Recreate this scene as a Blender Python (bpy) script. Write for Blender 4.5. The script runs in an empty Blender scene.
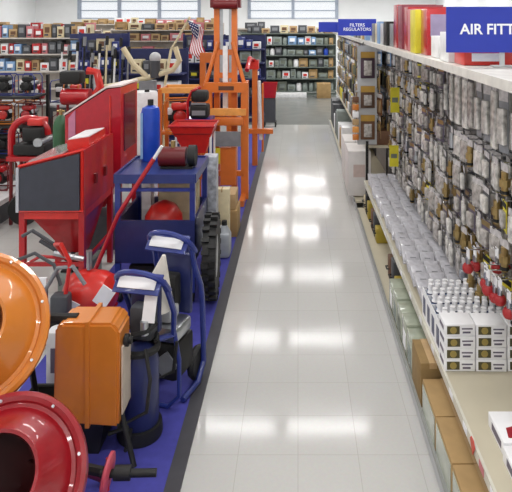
import bpy, bmesh, math, random
from mathutils import Vector, Matrix
random.seed(7)
R = random.Random(11)
PI = math.pi
col = bpy.context.scene.collection
CAMZ = 2.2
def at(px, py, Y):                       # where the sight line through a photo pixel meets the plane at depth Y (metres)
    return Vector(((px-298)*Y/600, Y, CAMZ-(py-22)*Y/600))

# ------------------------------------------------------------------ materials
def lin(c): return c/12.92 if c <= .04045 else ((c+.055)/1.055)**2.4
def hexc(h): return tuple(lin(int(h[i:i+2], 16)/255) for i in (0, 2, 4)) + (1,)
MATS = {}
def mat(name, h, rough=.5, metal=0., var=.12, scale=14., coat=0., trans=0., bump=0., alpha=1.):
    if name in MATS: return MATS[name]
    m = bpy.data.materials.new(name); m.use_nodes = True; MATS[name] = m
    nt = m.node_tree; b = nt.nodes['Principled BSDF']
    c = hexc(h)
    b.inputs['Roughness'].default_value = rough; b.inputs['Metallic'].default_value = metal
    b.inputs['Coat Weight'].default_value = coat; b.inputs['Transmission Weight'].default_value = trans
    b.inputs['Alpha'].default_value = alpha
    tc = nt.nodes.new('ShaderNodeTexCoord'); no = nt.nodes.new('ShaderNodeTexNoise'); no.inputs['Scale'].default_value = scale
    no.inputs['Detail'].default_value = 3
    nt.links.new(tc.outputs['Object'], no.inputs['Vector'])
    rp = nt.nodes.new('ShaderNodeValToRGB')
    rp.color_ramp.elements[0].position = .3; rp.color_ramp.elements[1].position = .7
    rp.color_ramp.elements[0].color = tuple(x*(1-var) for x in c[:3])+(1,)
    rp.color_ramp.elements[1].color = tuple(min(1, x*(1+var*.6)) for x in c[:3])+(1,)
    nt.links.new(no.outputs['Fac'], rp.inputs['Fac']); nt.links.new(rp.outputs['Color'], b.inputs['Base Color'])
    if bump:
        bp = nt.nodes.new('ShaderNodeBump'); bp.inputs['Strength'].default_value = bump; bp.inputs['Distance'].default_value = .01
        nt.links.new(no.outputs['Fac'], bp.inputs['Height']); nt.links.new(bp.outputs['Normal'], b.inputs['Normal'])
    return m
RED = mat('red_paint', 'b3121c', .3, coat=.4); RED2 = mat('bright_red', 'd02a22', .35, coat=.3); DKRED = mat('dark_red', '6e1218', .4)
CRIM = mat('crimson_powder_coat', 'b8182c', .32, coat=.4)
ORG = mat('orange_paint', 'cd7a2c', .3, coat=.5, var=.04); ORG2 = mat('machine_orange', 'd8732c', .4, coat=.2, var=.06); LORG = mat('pale_orange', 'e8a050', .5)
BLUE = mat('blue_paint', '26347f', .35, coat=.3); NAVY = mat('navy_paint', '20285a', .4, coat=.2); DRUM = mat('royal_blue_plastic', '1c44b0', .3)
BLK = mat('black_rubber', '161616', .6); CHAR = mat('charcoal_panel', '3a3d48', .45); DGR = mat('dark_grey', '45474c', .5)
STEEL = mat('steel', 'b9bcc0', .28, .9); CHR = mat('chrome', 'dfe1e4', .15, 1.); BRASS = mat('brass', 'a8905e', .32, .6)
WHT = mat('white_plastic', 'e9e9ea', .4); PAPER = mat('white_label', 'f2f2f4', .5, var=.05); CREAM = mat('cream_paint', 'd9cba6', .45)
BEIGE = mat('beige_shelf_paint', 'c4bca6', .42, var=.06, scale=4); LTGR = mat('light_grey_metal', 'b9bbbd', .4, var=.06); PEG = mat('pegboard_grey', '8a8683', .7)
CARD = mat('cardboard', 'a98a5c', .8, var=.14, scale=9); CARD2 = mat('dark_cardboard', '8f7448', .8); TAN = mat('tan_carton', 'b99a70', .75)
CLEAR = mat('clear_plastic_sheen', 'd6d3cd', .18, coat=.3, var=.5, scale=26); CLR2 = mat('smoky_clear_plastic', 'b0aba6', .2, var=.5, scale=30)
GRN = mat('green_enamel', '2c5a38', .4); YEL = mat('yellow_card', 'd8cc30', .5); PURP = mat('dull_purple', '625a6c', .5)
TEAL = mat('pale_green_film', 'a6ad9a', .2, coat=.5, var=.2, scale=6); GREY = mat('mid_grey', '84868a', .5)
SKYB = mat('pale_blue_box', '7ea0c8', .5); PINK = mat('faded_pink_box', 'c97a80', .6); OLV = mat('olive_grey', '6e7468', .6); DGN = mat('grey_green_box', '838d88', .55); LAV = mat('lavender_print', '9a8fae', .5)
BRN = mat('brown_box', '6b4a34', .6); SIGNB = mat('sign_blue', '2236a8', .45, var=.03); SIGNW = mat('sign_white', 'f4f6fb', .5, var=.02)

HDR = mat('pack_header', 'c6c2c2', .5, var=.2, scale=40)
# ------------------------------------------------------------------ mesh builder
class MB:
    def __init__(s): s.bm = bmesh.new(); s.mi = 0
    def _fin(s, faces):
        for f in faces: f.material_index = s.mi
    def m(s, i): s.mi = i; return s
    def box(s, c, d, rz=0, bev=0, rot=None):
        n0 = set(s.bm.faces)
        M = Matrix.Translation(Vector(c)) @ (rot if rot else Matrix.Rotation(rz, 4, 'Z')) @ Matrix.Diagonal((d[0], d[1], d[2], 1))
        g = bmesh.ops.create_cube(s.bm, size=1, matrix=M)
        if bev:
            ed = list({e for v in g['verts'] for e in v.link_edges})
            bmesh.ops.bevel(s.bm, geom=ed, offset=bev, segments=2, affect='EDGES', profile=.5)
        s._fin([f for f in s.bm.faces if f not in n0]); return s
    def bb(s, x0, x1, y0, y1, z0, z1, bev=0):
        return s.box(((x0+x1)/2, (y0+y1)/2, (z0+z1)/2), (abs(x1-x0), abs(y1-y0), abs(z1-z0)), bev=bev)
    def cyl(s, a, b, r0, r1=None, n=14):
        a = Vector(a); b = Vector(b); d = b-a; r1 = r0 if r1 is None else r1
        q = d.to_track_quat('Z', 'Y').to_matrix().to_4x4()
        n0 = set(s.bm.faces)
        bmesh.ops.create_cone(s.bm, cap_ends=True, segments=n, radius1=max(r0, 1e-4), radius2=max(r1, 1e-4), depth=d.length, matrix=Matrix.Translation((a+b)/2) @ q)
        s._fin([f for f in s.bm.faces if f not in n0]); return s
    def ball(s, c, r, n=14):
        r = (r, r, r) if not hasattr(r, '__len__') else r
        n0 = set(s.bm.faces)
        bmesh.ops.create_uvsphere(s.bm, u_segments=n, v_segments=max(6, n*2//3), radius=1, matrix=Matrix.Translation(Vector(c)) @ Matrix.Diagonal((r[0], r[1], r[2], 1)))
        s._fin([f for f in s.bm.faces if f not in n0]); return s
    def tube(s, pts, r, n=8, closed=False):
        pts = [Vector(p) for p in pts]; k = len(pts); rings = []
        up = None
        for i, p in enumerate(pts):
            a = pts[(i-1) % k] if (closed or i > 0) else p
            b = pts[(i+1) % k] if (closed or i < k-1) else p
            t = (b-a).normalized()
            if up is None: up = Vector((0, 0, 1)) if abs(t.z) < .9 else Vector((1, 0, 0))
            u = (up - t*up.dot(t))
            if u.length < 1e-4: u = t.orthogonal()
            u.normalize(); w = t.cross(u); up = u
            rings.append([s.bm.verts.new(p + (u*math.cos(2*PI*j/n) + w*math.sin(2*PI*j/n))*r) for j in range(n)])
        fs = []
        for i in range(k if closed else k-1):
            A, B = rings[i], rings[(i+1) % k]
            for j in range(n): fs.append(s.bm.faces.new((A[j], A[(j+1) % n], B[(j+1) % n], B[j])))
        if not closed: fs.append(s.bm.faces.new(rings[0][::-1])); fs.append(s.bm.faces.new(rings[-1]))
        s._fin(fs); return s
    def lathe(s, prof, M=Matrix.Identity(4), n=32, cap=False):
        rings = []
        for (r, z) in prof:
            rings.append([s.bm.verts.new(M @ Vector((r*math.cos(2*PI*j/n), r*math.sin(2*PI*j/n), z))) for j in range(n)])
        fs = []
        for A, B in zip(rings, rings[1:]):
            for j in range(n): fs.append(s.bm.faces.new((A[j], A[(j+1) % n], B[(j+1) % n], B[j])))
        if cap: fs.append(s.bm.faces.new(rings[0][::-1])); fs.append(s.bm.faces.new(rings[-1]))
        s._fin(fs); return s
    def prism(s, poly, v):
        v = Vector(v); A = [s.bm.verts.new(Vector(p)) for p in poly]; B = [s.bm.verts.new(Vector(p)+v) for p in poly]
        k = len(A); fs = [s.bm.faces.new(A[::-1]), s.bm.faces.new(B)]
        for i in range(k): fs.append(s.bm.faces.new((A[i], A[(i+1) % k], B[(i+1) % k], B[i])))
        s._fin(fs); return s
    def loft(s, ringA, ringB, cap=(False, False)):
        A = [s.bm.verts.new(Vector(p)) for p in ringA]; B = [s.bm.verts.new(Vector(p)) for p in ringB]; k = len(A); fs = []
        for i in range(k): fs.append(s.bm.faces.new((A[i], A[(i+1) % k], B[(i+1) % k], B[i])))
        if cap[0]: fs.append(s.bm.faces.new(A[::-1]))
        if cap[1]: fs.append(s.bm.faces.new(B))
        s._fin(fs); return s
    def build(s, name, mats, parent=None, smooth=35, world=True, shift=None):
        bm = s.bm
        if parent is not None and world: bmesh.ops.translate(bm, verts=bm.verts, vec=-Vector(parent['_o']))
        if shift is not None: bmesh.ops.translate(bm, verts=bm.verts, vec=-Vector(shift))
        bmesh.ops.recalc_face_normals(bm, faces=bm.faces)
        me = bpy.data.meshes.new(name); 
        if smooth:
            lim = math.radians(smooth)
            for f in bm.faces: f.smooth = True
            for e in bm.edges:
                if len(e.link_faces) == 2 and e.calc_face_angle(0) > lim: e.smooth = False
        bm.to_mesh(me); bm.free()
        for mm in (mats if isinstance(mats, (list, tuple)) else [mats]): me.materials.append(mm)
        o = bpy.data.objects.new(name, me); col.objects.link(o)
        if shift is not None: o.location = shift
        if parent is not None: o.parent = parent; o['_o'] = list(parent['_o'])
        return o

def struct(name, mb, m):
    o = mb.build(name, m, smooth=0); o['kind'] = 'structure'; return o
def tag(o, label, cat, group=None):
    o['label'] = label; o['category'] = cat
    if group: o['group'] = group
    return o
def thing(name, label, cat, loc=(0, 0, 0), group=None):
    o = bpy.data.objects.new(name, None); col.objects.link(o); o.location = loc; o.empty_display_size = .1
    o['_o'] = list(loc)
    return tag(o, label, cat, group)
def local(name):                                  # a prototype built about its own origin
    o = bpy.data.objects.new(name, None); col.objects.link(o); o['_o'] = [0, 0, 0]; return o
def dup(o, loc=None, rz=None, sc=None, parent=None):
    c = o.copy(); col.objects.link(c)
    if parent is not None: c.parent = parent
    for ch in list(o.children): dup(ch, parent=c)
    if loc is not None: c.location = loc
    if rz is not None: c.rotation_euler = (0, 0, rz)
    if sc is not None: c.scale = (sc,)*3 if not hasattr(sc, '__len__') else sc
    return c
ORD = 'first second third fourth fifth sixth seventh eighth ninth tenth eleventh twelfth thirteenth fourteenth fifteenth sixteenth'.split()
PEND = {}
def later(o, desc, place, cat, group, frm='the aisle'):       # repeats of one look in one row are told apart by counting from a thing one can find
    PEND.setdefault((desc, place, frm), []).append(o); o['category'] = cat; o['group'] = group
def words_check():
    for o in col.objects:
        if 'label' in o and len(o['label'].split()) > 15: print('LONG', o['label'])
def settle():
    for (desc, place, frm), L in PEND.items():
        for i, o in enumerate(L):
            if len(place.split())+len(desc.split())+len(frm.split())+3 > 15: place = place.replace('on the ', '').replace(' of the ', ' of ').replace(', ', ' '); frm = frm.replace('the ', '')
            if len(L) == 1 or i >= len(ORD): o['label'] = f'{desc} {place}'
            else: o['label'] = f'{ORD[i]} {desc} from {frm}, {place}'
USED = {}
def proto_or_copy(P, **k):                        # the first call places the prototype itself, later calls copy it
    if P.name not in USED: 
        USED[P.name] = 1
        if 'loc' in k: P.location = k['loc']
        if k.get('rz') is not None: P.rotation_euler = (0, 0, k['rz'])
        if k.get('sc') is not None: P.scale = (k['sc'],)*3 if not hasattr(k['sc'], '__len__') else k['sc']
        return P
    return dup(P, **k)
def text_mesh(txt, size, name, m, parent, M, bold=.012, space=1.):
    cu = bpy.data.curves.new(name, 'FONT'); cu.body = txt; cu.size = size; cu.align_x = 'CENTER'; cu.align_y = 'CENTER'
    cu.extrude = .001; cu.offset = bold*size; cu.space_character = space; cu.space_line = .95
    t = bpy.data.objects.new('t', cu); col.objects.link(t)
    me = bpy.data.meshes.new_from_object(t.evaluated_get(bpy.context.evaluated_depsgraph_get()))
    bpy.data.objects.remove(t); me.materials.clear(); me.materials.append(m)
    o = bpy.data.objects.new(name, me); col.objects.link(o); o.parent = parent; o.matrix_local = M; return o

# ------------------------------------------------------------------ the building
XL, XR, YB, YF, H = -10.5, 5.5, 24.0, -3.0, 3.9
def tile_material():
    m = bpy.data.materials.new('vinyl_tile'); m.use_nodes = True; nt = m.node_tree; b = nt.nodes['Principled BSDF']
    tc = nt.nodes.new('ShaderNodeTexCoord'); br = nt.nodes.new('ShaderNodeTexBrick')
    br.offset = 0; br.inputs['Scale'].default_value = 1; br.inputs['Brick Width'].default_value = .305; br.inputs['Row Height'].default_value = .305
    br.inputs['Mortar Size'].default_value = .0015; br.inputs['Color1'].default_value = hexc('cbcac7'); br.inputs['Color2'].default_value = hexc('c7c6c3'); br.inputs['Mortar'].default_value = hexc('b3b0aa')
    nt.links.new(tc.outputs['Object'], br.inputs['Vector'])
    no = nt.nodes.new('ShaderNodeTexNoise'); no.inputs['Scale'].default_value = 60; no.inputs['Detail'].default_value = 4
    nt.links.new(tc.outputs['Object'], no.inputs['Vector'])
    mx = nt.nodes.new('ShaderNodeMixRGB'); mx.blend_type = 'MULTIPLY'; mx.inputs['Fac'].default_value = .12
    nt.links.new(br.outputs['Color'], mx.inputs['Color1']); nt.links.new(no.outputs['Color'], mx.inputs['Color2'])
    nt.links.new(mx.outputs['Color'], b.inputs['Base Color'])
    b.inputs['Roughness'].default_value = .10; b.inputs['Specular IOR Level'].default_value = .19
    n2 = nt.nodes.new('ShaderNodeTexNoise'); n2.inputs['Scale'].default_value = 3.0; nt.links.new(tc.outputs['Object'], n2.inputs['Vector'])
    bp = nt.nodes.new('ShaderNodeBump'); bp.inputs['Strength'].default_value = .05; bp.inputs['Distance'].default_value = .01
    nt.links.new(n2.outputs['Fac'], bp.inputs['Height']); nt.links.new(bp.outputs['Normal'], b.inputs['Normal'])
    return m
TILE = tile_material()
WALL = mat('wall_white', 'f0f1f2', .8, var=.03, scale=2); CEIL = mat('ceiling_white', 'd8d8d6', .9, var=.04, scale=2)
struct('floor', MB().bb(XL, XR, YF, 12.85, -.1, 0), TILE)
struct('floor_back', MB().bb(XL, XR, 12.85, YB, -.1, 0), mat('dark_vinyl', '7d7f7c', .25, var=.1, scale=3))
struct('ceiling', MB().bb(XL, XR, YF, YB, H, H+.1), CEIL)
struct('wall_left', MB().bb(XL-.1, XL, YF, YB, 0, H), WALL)
struct('wall_right', MB().bb(XR, XR+.1, YF, YB, 0, H), WALL)
struct('wall_front', MB().bb(XL, XR, YF-.1, YF, 0, H), WALL)
wb = MB(); WINS = [(-8.75, -3.95), (-1.95, 1.55)]; WZ0, WZ1 = 2.32, 3.5
wb.bb(XL, XR, YB, YB+.2, 0, WZ0).bb(XL, XR, YB, YB+.2, WZ1, H).bb(XL, WINS[0][0], YB, YB+.2, WZ0, WZ1).bb(WINS[0][1], WINS[1][0], YB, YB+.2, WZ0, WZ1).bb(WINS[1][1], XR, YB, YB+.2, WZ0, WZ1)
struct('wall_back', wb, WALL)
glass = mat('window_glass', 'ffffff', .05, alpha=.15)
WF = mat('window_frame_grey', 'a4aebf', .5)
for i, (a, b) in enumerate(WINS):
    f = MB(); n = 3 if i == 0 else 2
    for k in range(n+1): x = a+(b-a)*k/n; f.bb(x-.06, x+.06, YB-.04, YB+.1, WZ0, WZ1)
    for z in (WZ0+.03, WZ0+.34, WZ0+.70, WZ1-.03): f.bb(a, b, YB-.03, YB+.09, z-.02, z+.02)
    w = f.build(f'window_{i+1}', WF, smooth=0); w['kind'] = 'structure'; w['_o'] = [0, 0, 0]
    for k in range(n):
        MB().bb(a+(b-a)*k/n+.05, a+(b-a)*(k+1)/n-.05, YB+.12, YB+.13, WZ0, WZ1).build('pane', glass, w, smooth=0)
# world: bright overcast sky behind the glass
w = bpy.data.worlds.new('sky'); bpy.context.scene.world = w; w.use_nodes = True
w.node_tree.nodes['Background'].inputs['Color'].default_value = (.93, .96, 1, 1); w.node_tree.nodes['Background'].inputs['Strength'].default_value = 1.0
# fluorescent strip lamps in rows across the aisle
def lamp(x, y, e=18, w=1.15):
    L = bpy.data.lights.new('strip_lamp', 'AREA'); L.shape = 'RECTANGLE'; L.size = w; L.size_y = .09; L.energy = e; L.color = (1, .99, .975)
    o = bpy.data.objects.new('strip_lamp', L); o.location = (x, y, 3.6); col.objects.link(o)
for y in (-1.4, .8, 3.4, 6.0, 8.6, 11.0, 13.8, 16.6, 19.2, 21.8):
    for x in (-8.6, -6.2, -3.8, -.92, .42, 2.2, 4.4): lamp(x, y, 18 if y < 16 else 30)

# ------------------------------------------------------------------ floor mat under the machines
t = thing('floor_mat', 'long blue display mat with black edge strip under the machines beside the aisle', 'mat', (-1.5, 6, 0))
MB().bb(-1.66, -.627, .8, 12.0, 0, .012).build('mat_surface', mat('blue_mat', '40409a', .8, var=.12, scale=25), t, smooth=0)
MB().bb(-.627, -.5516, .8, 12.0, 0, .014).build('edge_strip', mat('black_edge_strip', '3b3a40', .6), t, smooth=0)
Z0 = .0125

# ------------------------------------------------------------------ cement mixers
def drum_frame(c, d):
    d = Vector(d).normalized(); return Matrix.Translation(Vector(c)) @ d.to_track_quat('Z', 'Y').to_matrix().to_4x4(), d
def mixer_drum(t, c, d, r, rm, L, paint, inside, ribs=False):
    M, d = drum_frame(c, d)
    prof = [(rm, L), (rm+.012, L+.006), (rm+.018, L), (r-.055, .035), (r-.05, .026), (r-.035, .022), (r-.028, .034), (r-.012, .04), (r+.004, .032), (r+.008, .012), (r+.008, -.012), (r-.012, -.02), (r-.012, -.12), (r-.06, -.24), (r-.15, -.30), (.001, -.32)]
    o = MB().lathe(prof, M, 48).build('drum', [paint], t)
    MB().lathe([(rm-.004, L), (r-.085, .02), (r-.05, -.04), (r-.04, -.12), (r-.08, -.22), (.001, -.29)], M, 48).build('drum_lining', inside, t)
    b = MB()
    for k in range(3):
        a = 2*PI*k/3+.4
        b.prism([M @ Vector((rr*math.cos(a+da), rr*math.sin(a+da), z)) for rr, da, z in ((r-.06, 0, .02), (r-.05, .1, -.15), (.08, .5, -.2), (.09, .3, .0))], d*.006)
    b.build('mixing_blade', inside, t)
    for k in range(8):
        a = 2*PI*k/8+.2; p = M @ Vector(((r-.02)*math.cos(a), (r-.02)*math.sin(a), .02)); MB().cyl(p, p+d*.026, .006, n=8).build('flange_bolt', STEEL, t)
    return M, d
# orange mixer
t = thing('cement_mixer', 'orange cement mixer with tilted drum and boxy motor housing', 'mixer', (-1.2, 2.8, 0))
mixer_drum(t, (-1.405, 2.55, .885), (.36, -.80, .58), .318, .14, .17, ORG, mat('orange_inside', '9c4d14', .5))
hb = MB()
hx0, hx1, hy0, hy1 = -1.195, -.865, 2.92, 3.11
prof = [(hx0+.0, .245), (hx0+.01, .705), (hx0+.04, .73), (hx1-.04, .73), (hx1-.005, .69), (hx1-.01, .225)]
hb.prism([(x, hy0, z) for x, z in prof], (0, hy1-hy0, 0))
bmesh.ops.bevel(hb.bm, geom=list(hb.bm.edges), offset=.012, segments=2, affect='EDGES')
hs = hb.build('motor_housing', ORG, t)
MB().prism([(x*1.0+(.004 if x > -1 else -.004)*0, hy0-.008, z) for x, z in ((-1.035, .227), (-1.035, .742), (-1.015, .742), (-1.015, .227))], (0, hy1-hy0+.016, 0)).build('seam_band', ORG, hs)
MB().bb(hx1-.004, hx1+.004, hy0+.03, hy1-.02, .27, .60).build('side_panel', mat('cream_side_panel', 'cdbfae', .45), hs)
MB().cyl((hx1, 3.0, .61), (hx1+.02, 3.0, .61), .03).cyl((hx1+.02, 3.0, .61), (hx1+.035, 3.0, .61), .018).build('knob', BLK, hs)
MB().tube([(-1.33, 2.86, .72), (-1.33, 3.0, .72), (-1.1, 3.0, .72)], .025).build('yoke', BLK, t)
for x0, x1, y1 in ((-.93, -.80, 2.93), (-.93, -.84, 3.2)):
    MB().tube([(x0, 3.02, .42), ((x0+x1)/2, (3.02+y1)/2, .22), (x1, y1, Z0+.015)], .014).build('leg', BLK, t)
for x0, x1, y1 in ((-1.36, -1.5, 2.7), (-1.36, -1.42, 3.3)):
    MB().tube([(x0, 2.98, .70), (x1, y1, Z0+.015)], .016).build('leg', BLK, t)
MB().tube([(-.845, 2.94, .10), (-.87, 3.18, .10)], .010).tube([(-.95, 3.0, .14), (-.86, 3.05, .14)], .010).build('cross_brace', BLK, t)
t = thing('mortar_tub', 'black rubber mortar tub on the blue mat under the orange motor housing', 'tub', (-1.15, 3.15, 0))
MB().loft([(-1.45, 3.0, .20), (-.97, 3.0, .20), (-.97, 3.3, .20), (-1.45, 3.3, .20)], [(-1.41, 3.04, Z0), (-1.01, 3.04, Z0), (-1.01, 3.26, Z0), (-1.41, 3.26, Z0)], (False, True)).build('tub_body', BLK, t)
MB().tube([(-1.45, 3.0, .20), (-.97, 3.0, .20), (-.97, 3.3, .20), (-1.45, 3.3, .20)], .012, closed=True).build('rolled_rim', BLK, t)
# red mixer
t = thing('cement_mixer', 'red cement mixer with its round mouth tilted up and bolted rim', 'mixer', (-1.05, 2.4, 0))
mixer_drum(t, (-1.095, 2.25, .475), (.16, -.77, .64), .285, .135, .20, mat('mixer_red', '94141f', .32, coat=.5), mat('mixer_red_inside', '571015', .5))
MB().tube([(-1.11, 2.54, .30), (-1.0, 2.66, .235), (-.85, 2.62, .235)], .022).build('yoke', BLK, t)
MB().cyl((-.86, 2.61, .235), (-.62, 2.63, .225), .017).cyl((-.80, 2.615, .235), (-.73, 2.62, .232), .03).build('axle', BLK, t)
wl = MB().lathe([(.02, -.012), (.07, -.012), (.085, -.006), (.085, .006), (.07, .012), (.02, .012)], Matrix.Translation((-.825, 2.6, .24)) @ Matrix.Rotation(PI/2+.15, 4, 'Y'), 24).build('tilt_wheel', mat('tilt_wheel_red', 'c0485a', .5), t)
for a in range(4):
    MB().tube([(-.825, 2.6, .24), (-.825, 2.6+.07*math.cos(a*PI/2), .24+.07*math.sin(a*PI/2))], .008, 6).build('wheel_spoke', RED, wl)
for x, y in ((-1.3, 2.75), (-.92, 2.85), (-1.3, 2.3), (-.86, 2.52)):
    MB().tube([(-1.0, 2.64, .24), (x, y, Z0+.012)], .014).build('leg', DKRED, t)

# ------------------------------------------------------------------ sandblast cabinets
t = thing('sandblast_cabinet', 'red floor sandblast cabinet with charcoal side door and red funnel on four legs', 'cabinet', (-1.95, 5.1, 0))
xa, xb, ya, yb = -2.21, -1.694, 4.75, 5.5
body = [(xa, .70), (xa, 1.02), (xb, 1.15), (xb, .70)]
# sloping hood: side profile lower towards the photograph's left edge
MB().prism([(xa, ya, .70), (xa, ya, 1.055), (xb, ya, 1.185), (xb, ya, .70)], (0, yb-ya, 0)).build('cabinet_body', RED, t)
MB().prism([(xa+.012, ya-.022, .712), (xa+.012, ya-.022, 1.04), (xb-.03, ya-.022, 1.162), (xb-.03, ya-.022, .712)], (0, .022, 0)).build('side_door', CHAR, t)
f = MB()
for p, q in (((xa, .705), (xb, .705)), ((xa, 1.057), (xb, 1.188)), ((xb-.012, .705), (xb-.012, 1.185))):
    f.tube([(p[0], ya-.012, p[1]), (q[0], ya-.012, q[1])], .012, 4)
f.build('door_frame', RED2, t)
MB().bb(xa-.012, xa+.010, ya-.03, ya-.01, .70, 1.05).build('door_edge', mat('pale_edge', 'b9bcc4', .4), t)
MB().prism([(xa+.05, ya+.06, 1.073), (xa+.05, yb-.08, 1.073), (xb-.20, yb-.08, 1.14), (xb-.20, ya+.06, 1.14)], (-.003, 0, .012)).build('viewing_window', mat('window_film', 'b8b4b4', .15, coat=.5), t)
MB().prism([(xb-.21, 4.95, 1.13), (xb-.21, 4.95, 1.225), (xb-.03, 4.95, 1.25), (xb-.03, 4.95, 1.178)], (0, .42, 0)).build('light_box', RED2, t)
MB().prism([(xb-.205, 4.96, 1.226), (xb-.205, 5.36, 1.226), (xb-.035, 5.36, 1.251), (xb-.035, 4.96, 1.251)], (0, 0, .008)).build('light_box_lid', WHT, t)
g = .06
MB().loft([(xa+.03, ya+.04, .69), (xb-.03, ya+.04, .69), (xb-.03, yb-.04, .69), (xa+.03, yb-.04, .69)], [(xa+.27, ya+.28, .27), (xa+.42, ya+.28, .27), (xa+.42, ya+.40, .27), (xa+.27, ya+.40, .27)], (True, True)).build('funnel', RED, t)
for x in (xa+.022, xb-.022):
    for y in (ya+.022, yb-.022): MB().bb(x-.022, x+.022, y-.022, y+.022, Z0, .70).build('leg', RED, t)
MB().bb(xa+.044, xb-.044, ya-.004, ya+.03, .64, .70).bb(xa+.004, xa+.03, ya+.044, yb-.044, .64, .70).bb(xb-.03, xb-.004, ya+.044, yb-.044, .64, .70).build('apron_rail', RED2, t)
MB().bb(xa+.03, xb-.03, ya+.01, ya+.03, .26, .29).bb(xb-.03, xb-.01, ya+.03, yb-.03, .26, .29).build('shelf_rail', RED, t)
MB().tube([(xa+.34, ya+.34, .28), (xa+.30, ya+.2, .24), (xa+.30, ya-.05, .42), (xa+.2, ya-.08, .5)], .016).build('suction_hose', DGR, t)
for yy in (.25, .5): MB().bb(xb, xb+.02, ya+yy-.02, ya+yy+.02, .86, .94).build('latch', DKRED, t)

t = thing('sandblast_cabinet', 'tall red sandblast cabinet with sloping front standing behind the charcoal-doored one', 'cabinet', (-1.95, 6.0, 0))
xa, xb, ya, yb = -2.22, -1.69, 5.72, 6.3
p0 = at(67, 116, 5.72); p1 = at(108, 88, 5.72); p2 = at(121, 85, 5.72)
MB().prism([(xa, ya, .72), (xa, ya, p0.z), (-1.82, ya, 1.56), (xb, ya, 1.575), (xb, ya, .72)], (0, yb-ya, 0)).build('cabinet_body', CRIM, t)
MB().prism([(xa+.035, ya-.012, .9), (xa+.035, ya-.012, p0.z-.02), (xa+.10, ya-.012, p0.z+.06), (xa+.10, ya-.012, .9)], (0, .013, 0)).build('inner_liner', mat('pink_liner', 'c9819f', .5), t)
MB().prism([(xa-.01, ya-.01, p0.z+.005), (-1.825, ya-.01, 1.57), (xb+.006, ya-.01, 1.585), (xb+.006, ya-.01, 1.6), (-1.83, ya-.01, 1.587), (xa-.012, ya-.01, p0.z+.02)], (0, yb-ya+.02, 0)).build('top_highlight_panel', mat('pale_top_highlight', 'e4d6d2', .4), t)  # highlight along the red cabinet's top edge, painted as a pale strip
MB().tube([(xb-.1, ya-.004, 1.5), (xb-.1, ya-.004, .95)], .01).build('hinge_bar', RED2, t)
MB().bb(xb, xb+.008, ya+.1, yb-.08, .95, 1.5).build('side_window', mat('plum_film', '5a2438', .2), t)
for x in (xa+.022, xb-.022):
    for y in (ya+.022, yb-.022): MB().bb(x-.022, x+.022, y-.022, y+.022, Z0, .73).build('leg', RED, t)
MB().loft([(xa+.03, ya+.04, .71), (xb-.03, ya+.04, .71), (xb-.03, yb-.04, .71), (xa+.03, yb-.04, .71)], [(xa+.22, ya+.25, .36), (xa+.30, ya+.25, .36), (xa+.30, ya+.33, .36), (xa+.22, ya+.33, .36)], (True, True)).build('funnel', CRIM, t)

t = thing('dust_collector', 'dark grey dust collector box on the floor under the tall red cabinet', 'dust collector', (-1.88, 6.0, 0))
MB().bb(-2.05, -1.73, 5.78, 6.24, 0, .33, bev=.015).build('box_body', DGR, t); MB().cyl((-1.73, 5.95, .2), (-1.71, 5.95, .2), .06).build('hose_port', BLK, t)
t = thing('foot_pedal', 'low dark foot pedal box on the floor between the front cabinet legs', 'pedal', (-1.85, 5.1, 0))
MB().bb(-1.95, -1.75, 4.86, 5.36, 0, .16, bev=.01).build('pedal_base', DGN, t); MB().prism([(-1.93, 4.88, .161), (-1.77, 4.88, .161), (-1.77, 5.1, .2), (-1.93, 5.1, .2)], (0, 0, .012)).build('treadle', BLK, t)
# ------------------------------------------------------------------ red blaster tank on trolley
t = thing('abrasive_blaster', 'red pressure tank blaster on a trolley in front of the red cabinet legs', 'blaster', (-1.45, 4.2, 0))
c = Vector((-1.45, 4.2, .31))
MB().lathe([(.001, -.19), (.07, -.18), (.13, -.13), (.15, -.06), (.15, .08), (.13, .14), (.07, .18), (.001, .19)], Matrix.Translation(c) @ Matrix.Rotation(PI/2, 4, 'Y') @ Matrix.Rotation(.2, 4, 'X'), 32).build('tank', RED2, t)
MB().prism([c+Vector(v) for v in ((-.20, -.155, -.02), (-.10, -.155, -.06), (-.02, -.155, -.02), (-.12, -.155, .03))], (0, .01, 0)).build('tank_label', PAPER, t)
MB().tube([(-1.72, 4.1, .08), (-1.70, 4.05, .40), (-1.60, 4.0, .56), (-1.50, 4.0, .57), (-1.42, 4.0, .45)], .014).build('trolley_handle', GREY, t)
MB().tube([(-1.60, 4.3, .50), (-1.72, 4.25, .62), (-1.86, 4.2, .74), (-1.93, 4.2, .70)], .013).build('push_handle', DGR, t)
MB().tube([(-1.55, 4.2, .54), (-1.80, 4.2, .56), (-1.95, 4.2, .48), (-1.9, 4.1, .2), (-1.7, 4.1, .12)], .012).build('blast_hose', RED, t)
MB().cyl((-1.50, 4.2, .54), (-1.70, 4.18, .59), .018).cyl((-1.46, 4.2, .47), (-1.46, 4.2, .6), .02).build('valve', STEEL, t)
MB().bb(-1.80, -1.70, 4.05, 4.07, .34, .47).build('gauge_plate', PAPER, t)
MB().box((-1.30, 4.02, .36), (.10, .01, .13), rot=Matrix.Rotation(.6, 4, 'Y')).build('hang_tag', PAPER, t)
MB().box((-1.58, 4.0, .30), (.12, .10, .18), bev=.02).build('control_box', DGR, t)
MB().tube([(-1.62, 4.2, .55), (-1.66, 4.1, .68), (-1.58, 4.0, .72), (-1.52, 4.0, .60), (-1.55, 4.0, .38)], .014).build('air_hose', RED2, t)
MB().tube([(-1.95, 4.15, .55), (-1.80, 4.1, .62), (-1.66, 4.08, .55), (-1.60, 4.05, .42)], .012).build('drain_hose', DGR, t)
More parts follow.
